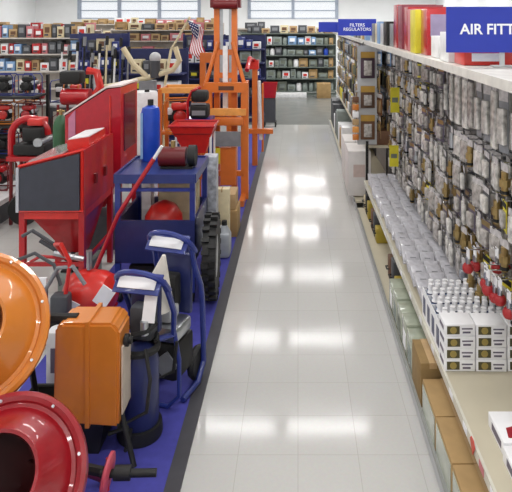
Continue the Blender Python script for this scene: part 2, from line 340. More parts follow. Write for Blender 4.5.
for y in (4.05, 4.36):
    MB().lathe([(.03, -.02), (.09, -.022), (.10, 0), (.09, .022), (.03, .02)], Matrix.Translation((-1.68, y, .115)) @ Matrix.Rotation(PI/2, 4, 'X'), 24, True).build('wheel', BLK, t)
MB().tube([(-1.72, 4.1, .10), (-1.3, 4.1, .18), (-1.3, 4.3, .18), (-1.72, 4.3, .10)], .014, closed=True).build('trolley_frame', RED, t)
for x in (-1.32, ): 
    for y in (4.1, 4.3): MB().cyl((x, y, Z0), (x, y, .24), .012).build('leg', RED, t)

# white papers hung on the trolley side (price card)
# ------------------------------------------------------------------ blue pressure washers
def washer(name, label, x, y, tank_colour, tankr=.10, tank=True, rz=0., dz=0.):
    t = thing(name, label, 'pressure washer', (x, y, 0))
    low = .45 if tank else Z0+.02
    for s in (-1, 1):
        pts = [(x+s*.13, y+.22, .50), (x+s*.13, y+.20, .60), (x+s*.13, y+.12, .74), (x+s*.12, y+.08, .84+dz)]
        if not tank: pts = [(x+s*.125, y-.02, Z0+.02), (x+s*.13, y+.16, Z0+.02), (x+s*.13, y+.24, .12)]+pts
        else: pts = [(x+s*.06, y+.15, .47), (x+s*.12, y+.21, .47)]+pts[1:]
        MB().tube(pts, .017).build('side_frame', BLUE, t)
    h = [(x+.135*math.cos(PI*k/8), y+.06-.072*math.sin(PI*k/8), .84+dz+.08*math.sin(PI*k/8)) for k in range(9)]
    MB().tube([(x+.135, y+.12, .78+dz)]+h+[(x-.135, y+.12, .78+dz)], .016).build('handle', BLUE, t)
    ro = Matrix.Rotation(-.75, 4, 'X')
    MB().box((x, y+.03, .845+dz), (.26, .014, .11), rot=ro, bev=.004).build('control_panel', BLUE, t)
    MB().box((x, y+.017, .853+dz), (.21, .006, .060), rot=ro).build('panel_label', PAPER, t)
    MB().box((x+.06, y+.0135, .849+dz), (.05, .003, .02), rot=ro).build('label_print', BLUE, t)
    if tank:
        tk = MB().lathe([(.001, .07), (tankr, .07), (tankr+.005, .10), (tankr+.005, .40), (tankr-.01, .46), (.04, .49), (.001, .49)], Matrix.Translation((x, y+.05, 0)), 28).build('tank', tank_colour, t)
        MB().lathe([(.001, Z0), (tankr+.02, Z0), (tankr+.025, .03), (tankr+.02, .08), (.001, .085)], Matrix.Translation((x, y+.05, 0)), 28).build('base_ring', BLK, t)
        MB().lathe([(tankr-.01, .455), (tankr+.012, .465), (tankr+.012, .485), (tankr-.01, .495)], Matrix.Translation((x, y+.05, 0)), 28).build('tank_band', BLK, tk)
        MB().box((x-.01, y+.15, .66), (.17, .05, .30), bev=.015).build('shroud', NAVY, t)
        MB().box((x+.07, y+.02, .70), (.07, .006, .14), rot=Matrix.Rotation(-.3, 4, 'X')).build('hang_tag', PAPER, t)
        z = .49
        MB().tube([(x+.09*math.cos(a/3), y+.05+.09*math.sin(a/3), z+.02+.005*a) for a in range(20)], .012, 8).build('coiled_hose', BLK, t)
        MB().box((x, y+.10, z+.10), (.13, .10, .18), bev=.02).build('motor', DGR, t)
        MB().cyl((x+.05, y-.0, z+.08), (x+.05, y-.0, z+.15), .022).build('gauge', STEEL, t)
    else:
        z = .42
        MB().box((x, y+.16, .62), (.18, .04, .36), bev=.015).build('shroud', NAVY, t)
        MB().box((x, y+.05, .25), (.22, .22, .22), bev=.03).build('engine_block', BLK, t)
        MB().box((x+.01, y+.03, .41), (.20, .2, .09), bev=.025).build('engine', STEEL, t)
        MB().box((x, y+.02, .50), (.11, .12, .08), bev=.02).build('air_filter', LTGR, t)
        MB().box((x-.03, y+.09, .60), (.14, .08, .20), bev=.02).build('hose_drum', BLK, t)
        MB().prism([(x+.03, y-.07, .17), (x+.12, y-.07, .24), (x+.05, y-.07, .32), (x-.05, y-.07, .24)], (0, .01, 0)).build('data_plate', GREY, t)
        MB().tube([(x+.10, y-.09, .5), (x+.14, y-.09, .3), (x+.14, y-.09, .10), (x+.07, y-.09, Z0+.014), (x-.10, y-.09, Z0+.014), (x-.12, y-.09, .1), (x-.12, y-.09, .4)], .013).build('front_guard', BLUE, t)
        for s in (-1, 1):
            MB().lathe([(.03, -.02), (.09, -.022), (.10, 0), (.09, .022), (.03, .02)], Matrix.Translation((x+s*.095, y+.22, .115)) @ Matrix.Rotation(PI/2, 4, 'Y'), 24, True).build('wheel', BLK, t)
    MB().tube([(x+.07, y-.03, z+.02), (x+.13, y-.10, .40), (x+.12, y-.12, .25), (x+.02, y-.15, .2), (x-.06, y-.13, .32), (x-.04, y-.06, .52)], .010, 8).build('hose', BLK, t)
    t.rotation_euler.z = rz
    return t
washer('pressure_washer', 'blue upright pressure washer with white panel label and tall blue tank', -.85, 3.14, NAVY, .095, rz=-.2, dz=-.025)
washer('pressure_washer', 'blue wheeled pressure washer with higher white-labelled handle beside the mat edge', -.775, 3.5, BLUE, tank=False, rz=-.3, dz=.055)
# white pointed funnel
M, d = drum_frame(at(155, 303, 3.36), (at(165, 250, 3.30)-at(155, 303, 3.36)))
t = MB().lathe([(.10, 0), (.105, .004), (.065, .12), (.010, .30), (.001, .305)], M, 24).build('paint_funnel', mat('off_white_plastic', 'e2ddd2', .55))
tag(t, 'off-white pointed plastic funnel standing between the two blue washer handles', 'funnel')

# ------------------------------------------------------------------ blue shop cart with bin
t = thing('shop_cart', 'dark blue steel shop cart with deep bin and engine on its top tray', 'cart', (-1.08, 4.95, 0))
xa, xb, ya, yb = -1.42, -.80, 4.65, 5.3
for x in (xa+.02, xb-.02):
    for y in (ya+.02, yb-.02): MB().bb(x-.02, x+.02, y-.02, y+.02, .10, 1.0).build('post', BLUE, t)
MB().bb(xa, xb, ya, yb, .985, 1.005).bb(xa, xb, ya-.01, ya+.01, .95, 1.02).bb(xa, xb, yb-.01, yb+.01, .95, 1.02).bb(xa-.01, xa+.01, ya, yb, .95, 1.02).bb(xb-.01, xb+.01, ya, yb, .95, 1.02).build('top_tray', mat('cart_top_blue', '2c3872', .35), t)
MB().bb(xa, xb, ya, ya+.02, .34, .66).bb(xa, xb, yb-.02, yb, .34, .66).bb(xa, xa+.02, ya, yb, .34, .66).bb(xb-.02, xb, ya, yb, .34, .66).bb(xa, xb, ya, yb, .33, .35).build('deep_bin', NAVY, t)
MB().bb(xa, xb, ya, ya+.02, .885, .91).build('cross_rail', BLUE, t)
for x in (xa+.03, xb-.03):
    for y in (ya+.05, yb-.05):
        MB().lathe([(.01, -.014), (.045, -.016), (.05, 0), (.045, .016), (.01, .014)], Matrix.Translation((x, y, Z0+.05)) @ Matrix.Rotation(PI/2, 4, 'Y'), 20, True).build('caster', BLK, t)
o = MB().lathe([(.155, .352), (.16, .45), (.15, .62), (.10, .70), (.03, .735), (.001, .74)], Matrix.Translation((-1.10, 4.92, 0)), 28).build('domed_lid', RED2); tag(o, 'round red domed bucket sitting inside the blue cart bin', 'bucket')
o.name = 'domed_bucket'
t = thing('tool_box', 'black steel toolbox on the mat under the blue cart bin', 'toolbox', (-1.1, 4.9, 0))
MB().bb(-1.34, -.88, 4.75, 5.15, Z0, .27, bev=.01).build('box_body', BLK, t); MB().tube([(-1.2, 4.95, .265), (-1.2, 4.95, .30), (-1.0, 4.95, .30), (-1.0, 4.95, .265)], .01).build('handle', STEEL, t)
t = thing('cement_sack', 'white printed sack standing between the orange drum and motor housing', 'sack', (-1.32, 3.5, 0))
MB().bb(-1.45, -1.2, 3.42, 3.54, Z0, .43, bev=.035).build('sack_body', mat('sack_paper', 'c9c9cc', .7, bump=.3), t); MB().bb(-1.41, -1.24, 3.416, 3.42, .2, .34).build('sack_print', PURP, t)
o = MB().bb(-1.33, -1.25, 5.1, 5.22, .352, .86).build('parts_carton', WHT); tag(o, 'slim white upright carton standing in the blue cart bin', 'box')
o = MB().bb(-1.20, -.86, 5.16, 5.26, .352, .82).build('parts_carton', CREAM); tag(o, 'wide cream carton behind the red bucket in the blue cart bin', 'box')
# engine on cart
t = thing('small_engine', 'dark red small engine with black fan lying on the blue cart top', 'engine', (-.98, 4.95, 1.006))
MB().cyl((-1.14, 4.95, 1.09), (-.92, 4.95, 1.09), .08, n=24).build('cylinder_barrel', mat('engine_maroon', '64181c', .35), t)
MB().lathe([(.02, -.03), (.085, -.03), (.085, .03), (.02, .03)], Matrix.Translation((-.87, 4.95, 1.10)) @ Matrix.Rotation(PI/2, 4, 'Y'), 24, True).build('fan_cover', BLK, t)
MB().bb(-1.12, -.86, 4.87, 5.03, 1.006, 1.02).build('base_plate', BLK, t)
MB().cyl((-1.03, 4.95, 1.16), (-1.03, 4.95, 1.22), .02).build('filler_cap', BRASS, t)
# blue canister
t = thing('fuel_canister', 'royal blue canister with black cap standing on the blue cart', 'canister', (-1.275, 5.19, 1.006))
MB().lathe([(.001, 1.007), (.075, 1.007), (.08, 1.02), (.08, 1.42), (.07, 1.46), (.03, 1.48), (.001, 1.48)], Matrix.Translation((-1.275, 5.19, 0)), 24).build('body', DRUM, t)
MB().cyl((-1.275, 5.19, 1.48), (-1.275, 5.19, 1.53), .025).build('cap', BLK, t)
MB().bb(-1.345, -1.325, 5.12, 5.14, 1.03, 1.42).build('label_strip', SKYB, t)
# long red jack handle
a = at(162, 146, 4.5); b = at(118, 215, 4.53); c = at(96, 268, 4.56)
t = thing('jack_handle', 'long red jack handle with white tip leaning against the blue cart', 'handle', tuple(c))
e = Vector((-1.62, 4.56, Z0+.02)); 
MB().tube([a+(b-a)*.18, b, c, e], .017, 10).build('rod', RED, t)
MB().tube([a, a+(b-a)*.2], .013, 10).build('grip', WHT, t)

# knobby tyre, jug, cartons by the mat edge
def tyre(name, label, c, r, w, rz):
    t = thing(name, label, 'tire', c)
    M = Matrix.Translation(c) @ Matrix.Rotation(rz, 4, 'Z') @ Matrix.Rotation(PI/2, 4, 'Y')
    MB().lathe([(r*.5, -w*.4), (r*.72, -w*.5), (r*.9, -w*.45), (r*.93, 0), (r*.9, w*.45), (r*.72, w*.5), (r*.5, w*.4)], M, 40).build('carcass', BLK, t)
    b = MB()
    for k in range(22):
        for s in (-1, 1):
            a = 2*PI*(k+(.5 if s > 0 else 0))/22
            b.box((0, 0, 0), (r*.09, r*.10, w*.5), rot=M @ Matrix.Rotation(a, 4, 'Z') @ Matrix.Translation((r*.95, 0, s*w*.24)))
    b.build('tread_lugs', BLK, t)
    MB().lathe([(r*.05, -w*.2), (r*.3, -w*.2), (r*.5, -w*.38), (r*.5, w*.38), (r*.3, w*.2), (r*.05, w*.2)], M, 28).build('rim', LTGR, t)
    return t
tyre('tractor_tire', 'black lugged tractor tire standing edge-on beside the blue cart', Vector((-.685, 4.75, .352)), .33, .11, .06)
t = thing('plastic_jug', 'grey-white plastic jug with black cap standing on the mat edge', 'jug', (-.70, 5.62, 0))
MB().bb(-.78, -.63, 5.54, 5.70, Z0, .24, bev=.03).build('body', mat('milky_plastic', 'a9aeb4', .35), t)
MB().lathe([(.06, .235), (.035, .28), (.025, .30), (.001, .30)], Matrix.Translation((-.69, 5.62, 0)), 16).build('neck', mat('milky_plastic', 'a9aeb4', .35), t)
MB().cyl((-.69, 5.62, .30), (-.69, 5.62, .34), .026).build('cap', BLK, t)
MB().tube([(-.75, 5.62, .235), (-.76, 5.62, .29), (-.71, 5.62, .29)], .01).build('handle', WHT, t)
def carton(name, label, x0, x1, y0, y1, z0, z1, m, cat='box', group=None, tape=True):
    t = thing(name, label, cat, ((x0+x1)/2, (y0+y1)/2, z0), group)
    MB().bb(x0, x1, y0, y1, z0, z1, bev=.004).build('box_body', m, t)
    if tape: MB().bb(x0+(x1-x0)*.45, x0+(x1-x0)*.55, y0-.001, y1+.001, z1-.03, z1+.0012).build('packing_tape', TAN, t)
    return t
carton('cardboard_box', 'brown cardboard box on the mat beside the grey plastic jug', -.85, -.62, 6.1, 6.45, Z0, .28, CARD)
carton('cardboard_box', 'tan cardboard box stacked on the brown box behind the grey jug', -.83, -.64, 6.12, 6.42, .283, .44, TAN)
carton('cardboard_box', 'tall white printed carton standing between blue cart and cardboard boxes', -.86, -.74, 5.42, 5.58, Z0, .98, mat('white_print', 'aeb2bb', .4, var=.5, scale=22), tape=False)
carton('cardboard_box', 'narrow cream carton standing behind the grey-white jug by the tire', -.80, -.66, 5.74, 5.84, Z0, .60, CREAM)

# red hopper on stand
t = thing('seed_hopper', 'red tapered steel hopper on a frame behind the blue cart', 'hopper', (-1.02, 6.0, 0))
MB().loft([(-1.26, 5.85, 1.18), (-.82, 5.85, 1.18), (-.82, 6.2, 1.18), (-1.26, 6.2, 1.18)], [(-1.12, 5.95, .90), (-.92, 5.95, .90), (-.92, 6.1, .90), (-1.12, 6.1, .90)], (False, True)).build('tray', RED2, t)
MB().tube([(-1.26, 5.85, 1.18), (-.82, 5.85, 1.18), (-.82, 6.2, 1.18), (-1.26, 6.2, 1.18)], .012, closed=True).build('rolled_rim', RED, t)
MB().bb(-1.24, -.84, 5.87, 6.18, 1.10, 1.105).build('tray_floor', DKRED, t)
for x, y in ((-1.2, 5.9), (-.86, 5.9), (-1.2, 6.15), (-.86, 6.15)): MB().tube([(x, y, 1.1), (x*1.0, y, Z0+.012)], .012).build('leg', WHT, t)

# ------------------------------------------------------------------ generic engine on frame (prototype)
def make_engine(name, body, fr):
    P = local(name)
    MB().box((0, 0, .17), (.22, .18, .16), bev=.02).cyl((-.16, 0, .17), (.16, 0, .17), .05).build('engine_block', BLK, P, world=False)
    MB().box((0, .02, .31), (.24, .16, .10), bev=.03).build('fuel_tank', body, P, world=False)
    MB().cyl((.03, .02, .36), (.03, .02, .385), .028).build('fuel_cap', BLK, P, world=False)
    MB().lathe([(.001, .03), (.05, .03), (.085, .015), (.09, -.02), (.06, -.02)], Matrix.Translation((.0, -.10, .18)) @ Matrix.Rotation(PI/2, 4, 'X'), 22).build('recoil_cover', body, P, world=False)
    MB().cyl((.13, -.06, .25), (.13, .08, .25), .04).build('muffler', STEEL, P, world=False)
    MB().box((-.13, 0, .25), (.07, .11, .09), bev=.015).build('air_filter', WHT, P, world=False)
    f = MB()
    for y in (-.13, .13): f.tube([(-.2, y, .012), (.2, y, .012), (.21, y, .1), (.21, y, .36), (.17, y, .41), (-.17, y, .41), (-.21, y, .36), (-.21, y, .1)], .011, 6, closed=True)
    for x in (-.15, .15): f.tube([(x, -.13, .012), (x, .13, .012)], .011, 6)
    f.build('tube_frame', fr, P, world=False)
    return P
ENG_R = make_engine('gas_engine', RED, DKRED); ENG_O = make_engine('gas_engine', RED2, ORG); ENG_B = make_engine('gas_engine', BLK, BLUE); ENG_K = make_engine('gas_engine', WHT, RED)
def put(P, loc, rz, sc, label, cat, group=None):
    o = proto_or_copy(P, loc=loc, rz=rz, sc=sc); tag(o, label, cat, group); return o

# orange engine stand with black engine
t = thing('engine_stand', 'orange tubular frame stand holding a black engine beside the tall orange lift', 'stand', (-1.32, 6.9, 0))
xa, xb, ya, yb = -1.55, -1.17, 6.75, 7.1
for x in (xa, xb):
    for y in (ya, yb): MB().bb(x-.022, x+.022, y-.022, y+.022, Z0, 1.44).build('upright', ORG2, t)
for y in (ya, yb): MB().bb(xa, xb, y-.02, y+.02, 1.40, 1.46).build('top_beam', LORG, t)
MB().bb(xa, xb, ya, yb, .93, .96).build('deck', ORG2, t)
for x in (xa, xb): MB().bb(x-.01, x+.01, ya, yb, 1.40, 1.45).build('side_beam', ORG2, t)
put(ENG_O, (-1.36, 6.92, .962), .2, .85, 'red engine with orange frame on the orange tubular stand', 'engine')
t = thing('gas_engine', 'black twin engine with red hoop on blue base above the red hopper', 'engine', (-1.06, 6.5, 0))
MB().box((-1.06, 6.5, 1.24), (.19, .2, .14), bev=.02).box((-1.06, 6.5, 1.40), (.17, .2, .12), bev=.03).build('engine_block', BLK, t)
MB().box((-1.06, 6.39, 1.33), (.16, .01, .02)).box((-1.06, 6.39, 1.23), (.14, .01, .05)).build('grille_plate', GREY, t)
MB().tube([(-1.18, 6.42, 1.1), (-1.18, 6.42, 1.35), (-1.14, 6.42, 1.46), (-1.04, 6.42, 1.5)], .014).build('hoop', RED, t)
MB().bb(-1.2, -.92, 6.35, 6.65, 1.13, 1.165).build('base_tray', BLUE, t)
for x, y in ((-1.18, 6.37), (-.94, 6.37), (-1.18, 6.63), (-.94, 6.63)): MB().bb(x-.015, x+.015, y-.015, y+.015, Z0, 1.13).build('leg', BLUE, t)

# ------------------------------------------------------------------ orange lift
t = thing('hydraulic_lift', 'tall orange hydraulic lift with twin mast and red chain head', 'lift', (-.9, 7.5, 0))
xa, xb, ya = -1.15, -.62, 7.4
for x in (xa+.04, xb-.04): MB().bb(x-.045, x+.045, ya, ya+.08, Z0, 1.42).build('body_post', ORG2, t)
MB().bb(xa, xb, ya-.01, ya+.09, 1.33, 1.45).build('top_beam', ORG2, t)
MB().bb(xa+.17, xb-.17, ya-.014, ya-.008, 1.36, 1.41).build('name_plate', mat('dark_plate', '5a3a2a', .4), t)
MB().bb(xa+.05, xb-.02, ya-.03, ya+.06, 1.05, 1.13).build('middle_beam', LORG, t)
MB().bb(xa+.07, xb-.05, ya-.06, ya+.08, .93, 1.03, bev=.01).build('press_bed', ORG2, t)
MB().bb(xa+.10, xb-.08, ya-.08, ya-.05, .68, .86).build('grey_guard', GREY, t)
MB().bb(xa+.10, xa+.2, ya-.085, ya-.07, .47, .66).build('yellow_label', YEL, t)
MB().bb(xa+.2, xb-.14, ya-.06, ya+.02, .2, .66).build('lower_brace', ORG2, t)
MB().bb(xa+.05, xb-.05, ya, ya+.06, .30, .36).build('foot_beam', ORG2, t)
for x in (-1.02, -.80):
    MB().bb(x-.034, x+.034, ya+.12, ya+.22, Z0, 2.48).build('mast_rail', ORG2, t)
MB().bb(-1.1, -.72, ya+.10, ya+.24, 2.38, 2.5).cyl((-1.05, ya+.05, 2.42), (-.75, ya+.05, 2.42), .06).build('chain_head', DKRED, t)
for x in (-.965, -.85): MB().bb(x-.02, x+.02, ya+.15, ya+.17, 1.45, 2.4).build('lift_chain', STEEL, t)
for s, x0, x1 in ((-1, -1.0, -1.16), (1, -.82, -.66)):
    MB().tube([(x0, ya+.1, 1.95), (x1, ya+.08, 1.40)], .025, 6).build('diagonal_strut', ORG2, t)
for z in (1.82, 1.53): MB().bb(-1.0, -.82, ya+.13, ya+.2, z-.035, z+.035).build('mast_tie', ORG2, t)
MB().bb(-.94, -.88, ya+.1, ya+.16, 1.0, 1.9).build('ram_cylinder', WHT, t)
for x in (xa+.05, xb-.05): MB().bb(x-.03, x+.03, ya-.3, ya+.45, Z0, .08).build('fork_leg', ORG2, t)
# engine crane, slimmer, behind
t = thing('engine_crane', 'slim orange engine crane with red top and foot reaching towards the aisle', 'crane', (-.62, 9.2, 0))
MB().bb(-.70, -.62, 9.15, 9.25, Z0, 1.62).build('mast', ORG2, t)
MB().tube([(-.66, 9.2, 1.6), (-.72, 9.0, 1.66), (-.74, 8.7, 1.5)], .035, 6).build('boom', RED, t)
MB().bb(-.74, -.60, 9.13, 9.27, 1.48, 1.62).build('pivot_bracket', RED2, t)
MB().cyl((-.57, 9.18, .4), (-.60, 9.18, 1.3), .03).build('ram', WHT, t)
MB().bb(-.80, -.76, 9.1, 9.3, .2, 1.3).bb(-.56, -.53, 9.25, 9.29, .2, 1.25).build('folded_leg', ORG2, t)
MB().bb(-.85, -.38, 9.12, 9.2, .50, .57).build('cross_foot', ORG2, t)
for x in (-.8, -.66): MB().bb(x-.02, x+.02, 9.13, 9.19, Z0, .5).build('support_leg', ORG2, t)
# another orange press between
t = thing('shop_press', 'orange shop press frame standing behind the tall orange lift', 'press', (-1.3, 8.6, 0))
for x in (-1.36, -.98): MB().bb(x-.04, x+.04, 8.55, 8.65, Z0, 1.75).build('upright', ORG2, t)
MB().bb(-1.4, -.94, 8.54, 8.66, 1.62, 1.76).build('crosshead', ORG2, t)
MB().bb(-1.4, -.94, 8.54, 8.66, .8, .88).build('bed', ORG2, t)
MB().cyl((-1.17, 8.6, 1.62), (-1.17, 8.6, 1.3), .04).build('ram', STEEL, t)
for x in (-1.36, -.98): MB().bb(x-.04, x+.04, 8.35, 8.85, Z0, .07).build('foot', ORG2, t)
# orange machines near the mat edge past the lift
# red basket cart far up the aisle
t = thing('basket_stack', 'stack of red shopping baskets on a black stand at the aisle end', 'baskets', (-.58, 12.6, 0))
t.name = 'shopping_basket_stand'
MB().loft([(-.74, 12.45, .93), (-.43, 12.45, .93), (-.43, 12.75, .93), (-.74, 12.75, .93)], [(-.70, 12.48, .62), (-.47, 12.48, .62), (-.47, 12.72, .62), (-.70, 12.72, .62)], (False, True)).build('basket', RED, t)
MB().bb(-.70, -.47, 12.5, 12.7, .10, .62).build('stand', DGR, t)
for x in (-.7, -.47):
    for y in (12.5, 12.7): MB().bb(x-.015, x+.015, y-.015, y+.015, Z0, .12).build('foot', BLK, t)

# flag on a slanted pole, fixed to a floor stand
t = thing('national_flag', 'striped red and white flag with blue corner hanging from a cream slanted pole', 'flag', (-1.75, 9.7, 0))
pole = [at(165, 84, 9.75), at(171, 50, 9.75), at(190, 17, 9.6)]
MB().tube([Vector((pole[0].x-.02, 9.75, Z0)), pole[0], pole[1]], .022).build('stand_pole', CREAM, t)
MB().tube([pole[1], pole[2]], .020).build('slanted_pole', CREAM, t)
A = at(187, 20, 9.6); wv = Vector((.26, 0, -.16)); dv = Vector((.10, -.02, -.52))
def flag_pt(u, v):      # u along the hoist, v along the fly (hanging)
    p = A + wv*u + dv*v; p += Vector((.05*math.sin(v*5+u*3), -.07*math.sin(v*7+u*4), -.06*u*v)); return p
fm = MB(); NU, NV = 13, 14
grid = [[fm.bm.verts.new(flag_pt(i/NU, j/NV)) for j in range(NV+1)] for i in range(NU+1)]
for i in range(NU):
    for j in range(NV):
        f = fm.bm.faces.new((grid[i][j], grid[i+1][j], grid[i+1][j+1], grid[i][j+1]))
        f.material_index = 2 if (i < 7 and j < 6) else (0 if i % 2 == 0 else 1)
cl = fm.build('flag_cloth', [mat('flag_red', 'b0283a', .8), mat('flag_white', 'e4e2e4', .8), mat('flag_blue', '2a3468', .8)], t, smooth=60)
sm = cl.modifiers.new('s', 'SOLIDIFY'); sm.thickness = .004
st = MB()
for i in range(5):
    for j in range(4): 
        p = flag_pt((.7+i*1.3)/NU, (.7+j*1.4)/NV); st.box(p+Vector((0, -.004, 0)), (.014, .006, .014), rz=.3)
st.build('flag_stars', WHT, t)

# ------------------------------------------------------------------ RIGHT GONDOLA
PX, SX, FX = 1.22, .753, .653           # pegboard face, shelf edge, kick edge
SZ, TZ = .42, 1.985
BAYS = [(2.0, 3.2), (3.2, 4.4), (4.4, 5.6), (5.6, 6.75)]
BAYN = ['bay behind the clamp boxes', 'bay behind the red couplings', 'bay before the yellow tags', 'bay beside the black post']
BAYL = ['light grey gondola bay holding boxed clamps and tube caps under the blue air fittings sign', 'light grey gondola bay with clear blister packs spread over its deep shelf',
        'light grey gondola bay of hanging fittings midway along the aisle', 'light grey gondola bay ending at the black post by white cartons']
HROWS = [1.88, 1.69, 1.50, 1.31, 1.12, .93, .74]
def bay(y0, y1, label, hooks=True, top=True, shelf=True):
    t = thing('gondola_shelving', label, 'shelving', (1.0, (y0+y1)/2, 0))
    MB().bb(PX, PX+.03, y0, y1, .05, 2.0).build('pegboard', PEG, t, smooth=0)
    for y in (y0+.012, y1-.012): MB().bb(PX-.015, PX+.015, y-.012, y+.012, 0, 2.02).build('upright', DGR, t, smooth=0)
    MB().bb(FX+.02, PX, y0, y1, .09, .11).build('base_deck', BEIGE, t, smooth=0)
    MB().bb(FX+.015, FX+.03, y0, y1, 0, .09).build('kick_plate', LTGR, t, smooth=0)
    MB().bb(FX, FX+.012, y0, y1, .10, .125).build('deck_rail', mat('deck_rail_grey', '8f918e', .4), t, smooth=0)
    if shelf:
        MB().bb(SX, PX, y0, y1, SZ-.02, SZ).build('goods_shelf', BEIGE, t, smooth=0)
        MB().box((SX-.006, (y0+y1)/2, SZ-.02), (.012, y1-y0, .045)).build('price_rail', mat('rail_ivory', 'd2cfc2', .35), t, smooth=0)
    if top:
        MB().bb(SX, PX, y0, y1, TZ-.022, TZ-.002).build('top_shelf', mat('white_shelf_paint', 'dcdad2', .4), t, smooth=0)
        MB().box((SX-.006, (y0+y1)/2, TZ-.012), (.012, y1-y0, .04)).build('top_rail', mat('white_rail', 'e6e4dc', .35), t, smooth=0)
    return t
bays = [bay(a, b, l) for (a, b), l in zip(BAYS, BAYL)]

# hanging packs: prototypes are one mesh each with card header, plastic pouch and the fitting seen through it
def pack(name, kind, w, h):
    """hangs from origin (hook height), wide along Y, thin along X"""
    P = MB()
    if kind == 'bag':
        P.m(0).box((0, 0, -.018), (.004, w, .034)); P.m(1).box((0, 0, -.035-(h-.035)/2), (.024, w*.96, h-.035), bev=.010)
        P.m(2).cyl((0, -w*.25, -h*.62), (0, w*.25, -h*.62), .011, n=8).cyl((0, 0, -h*.62), (0, 0, -h*.85), .010, n=6)
        return P
    if kind == 'card':
        P.m(0).box((0, 0, -h/2), (.003, w, h)); P.m(1).box((-.012, 0, -h*.6), (.026, w*.75, h*.55), bev=.008); P.m(2).box((-.002, 0, -h*.13), (.003, w*.96, h*.18))
        return P
    if kind == 'gun':
        P.m(0).box((0, 0, -.02), (.004, w, .04)); P.m(1).cyl((0, 0, -.04), (0, 0, -h), .018, n=10).cyl((0, 0, -h*.5), (0, 0, -h*.72), .028, n=8)
        P.m(2).cyl((0, 0, -h*.85), (0, 0, -h*.95), .023, n=6)
        return P
PK = {}
specs = [('fittings_bag', 'bag', .115, .165, (HDR, CLEAR, BRASS), 'clear bag of brass fittings'), ('steel_fittings_bag', 'bag', .11, .17, (HDR, CLR2, STEEL), 'clear bag of steel fittings'),
         ('blister_card', 'card', .11, .165, (DGR, CLEAR, HDR), 'dark blister card with white header'), ('purple_blister_card', 'card', .10, .16, (PURP, CLR2, BRASS), 'dull purple blister card'),
         ('valve_pack', 'gun', .08, .16, (HDR, BRASS, BLK), 'brass valve with white tag'), ('quick_coupler', 'gun', .075, .165, (HDR, STEEL, BLK), 'steel quick coupler with white tag'),
         ('yellow_blister_card', 'card', .09, .15, (YEL, CLR2, BLK), 'yellow backed blister card')]
for n, k, w_, h_, ms, desc in specs:
    o = pack(n, k, w_, h_).build(n, list(ms)); PK[n] = (o, desc)
long_spec = [('long_tool_card', 'card', .085, .33, (GREY, CLEAR, HDR), 'long grey carded air tool'), ('long_fittings_bag', 'bag', .085, .34, (HDR, CLEAR, STEEL), 'long clear bag of air tools'), ('long_hose_bag', 'bag', .085, .31, (DGR, CLR2, BRASS), 'long smoky bag of hose parts')]
for n, k, w_, h_, ms, desc in long_spec:
    o = pack(n, k, w_, h_).build(n, list(ms)); PK[n] = (o, desc)
ROWN = ['top', 'second', 'third', 'fourth', 'fifth', 'sixth', 'lowest']
COUNT = {}
hookm = MB().cyl((0, 0, 0), (-.20, 0, .0), .0035, n=6).cyl((-.20, 0, 0), (-.205, 0, .012), .0035, n=6); hook0 = hookm.build('peg_hook', CHR)
def put_pack(n, x, y, z, bayname, row):
    o, desc = PK[n]; COUNT[n] = COUNT.get(n, 0)+1
    c = proto_or_copy(o, loc=(x, y, z), rz=R.uniform(-.25, .25)); 
    lab = f'{desc}, {row} hook row, {bayname}'
    tag(c, lab, 'package', lab); return c
names_w = [('fittings_bag', 5), ('steel_fittings_bag', 5), ('blister_card', 4), ('purple_blister_card', 3), ('valve_pack', 3), ('quick_coupler', 3), ('yellow_blister_card', .6)]
def pick(): 
    tot = sum(w for _, w in names_w); r = R.uniform(0, tot)
    for n, w in names_w:
        r -= w
        if r <= 0: return n
    return 'fittings_bag'
usedhook = [False]
for bi, (y0, y1) in enumerate(BAYS):
    ny = 8
    for ri, z in enumerate(HROWS):
        for k in range(ny):
            y = y0+.08+(y1-y0-.14)*k/(ny-1)
            if y < 2.75: continue
            if ri == 6 and y < 3.3: continue
            # long bags take two rows near the sign
            lng = (ri == 0 and y < 4.3)
            if ri == 1 and y < 4.3: continue
            if not usedhook[0]: hk = hook0; usedhook[0] = True
            else: hk = hook0.copy(); col.objects.link(hk)
            hk.parent = bays[bi]; p = bays[bi]['_o']; hk.location = (PX-p[0], y-p[1], z-p[2])
            if R.random() < .05: continue
            nm = pick() if not lng else R.choice(['long_fittings_bag', 'long_hose_bag', 'long_tool_card'])
            if ri >= 5 and 3.3 <= y < 4.0 : nm = R.choice(['valve_pack', 'quick_coupler', 'steel_fittings_bag'])
            n = R.choice([2, 3, 3]) if y < 5 else R.choice([2, 2, 3])
            if ri == 6: n = 2
            for q in range(n):
                put_pack(nm, PX-.185+q*.058+R.uniform(-.008, .008), y+R.uniform(-.004, .004), z-.003, BAYN[bi], ROWN[ri])
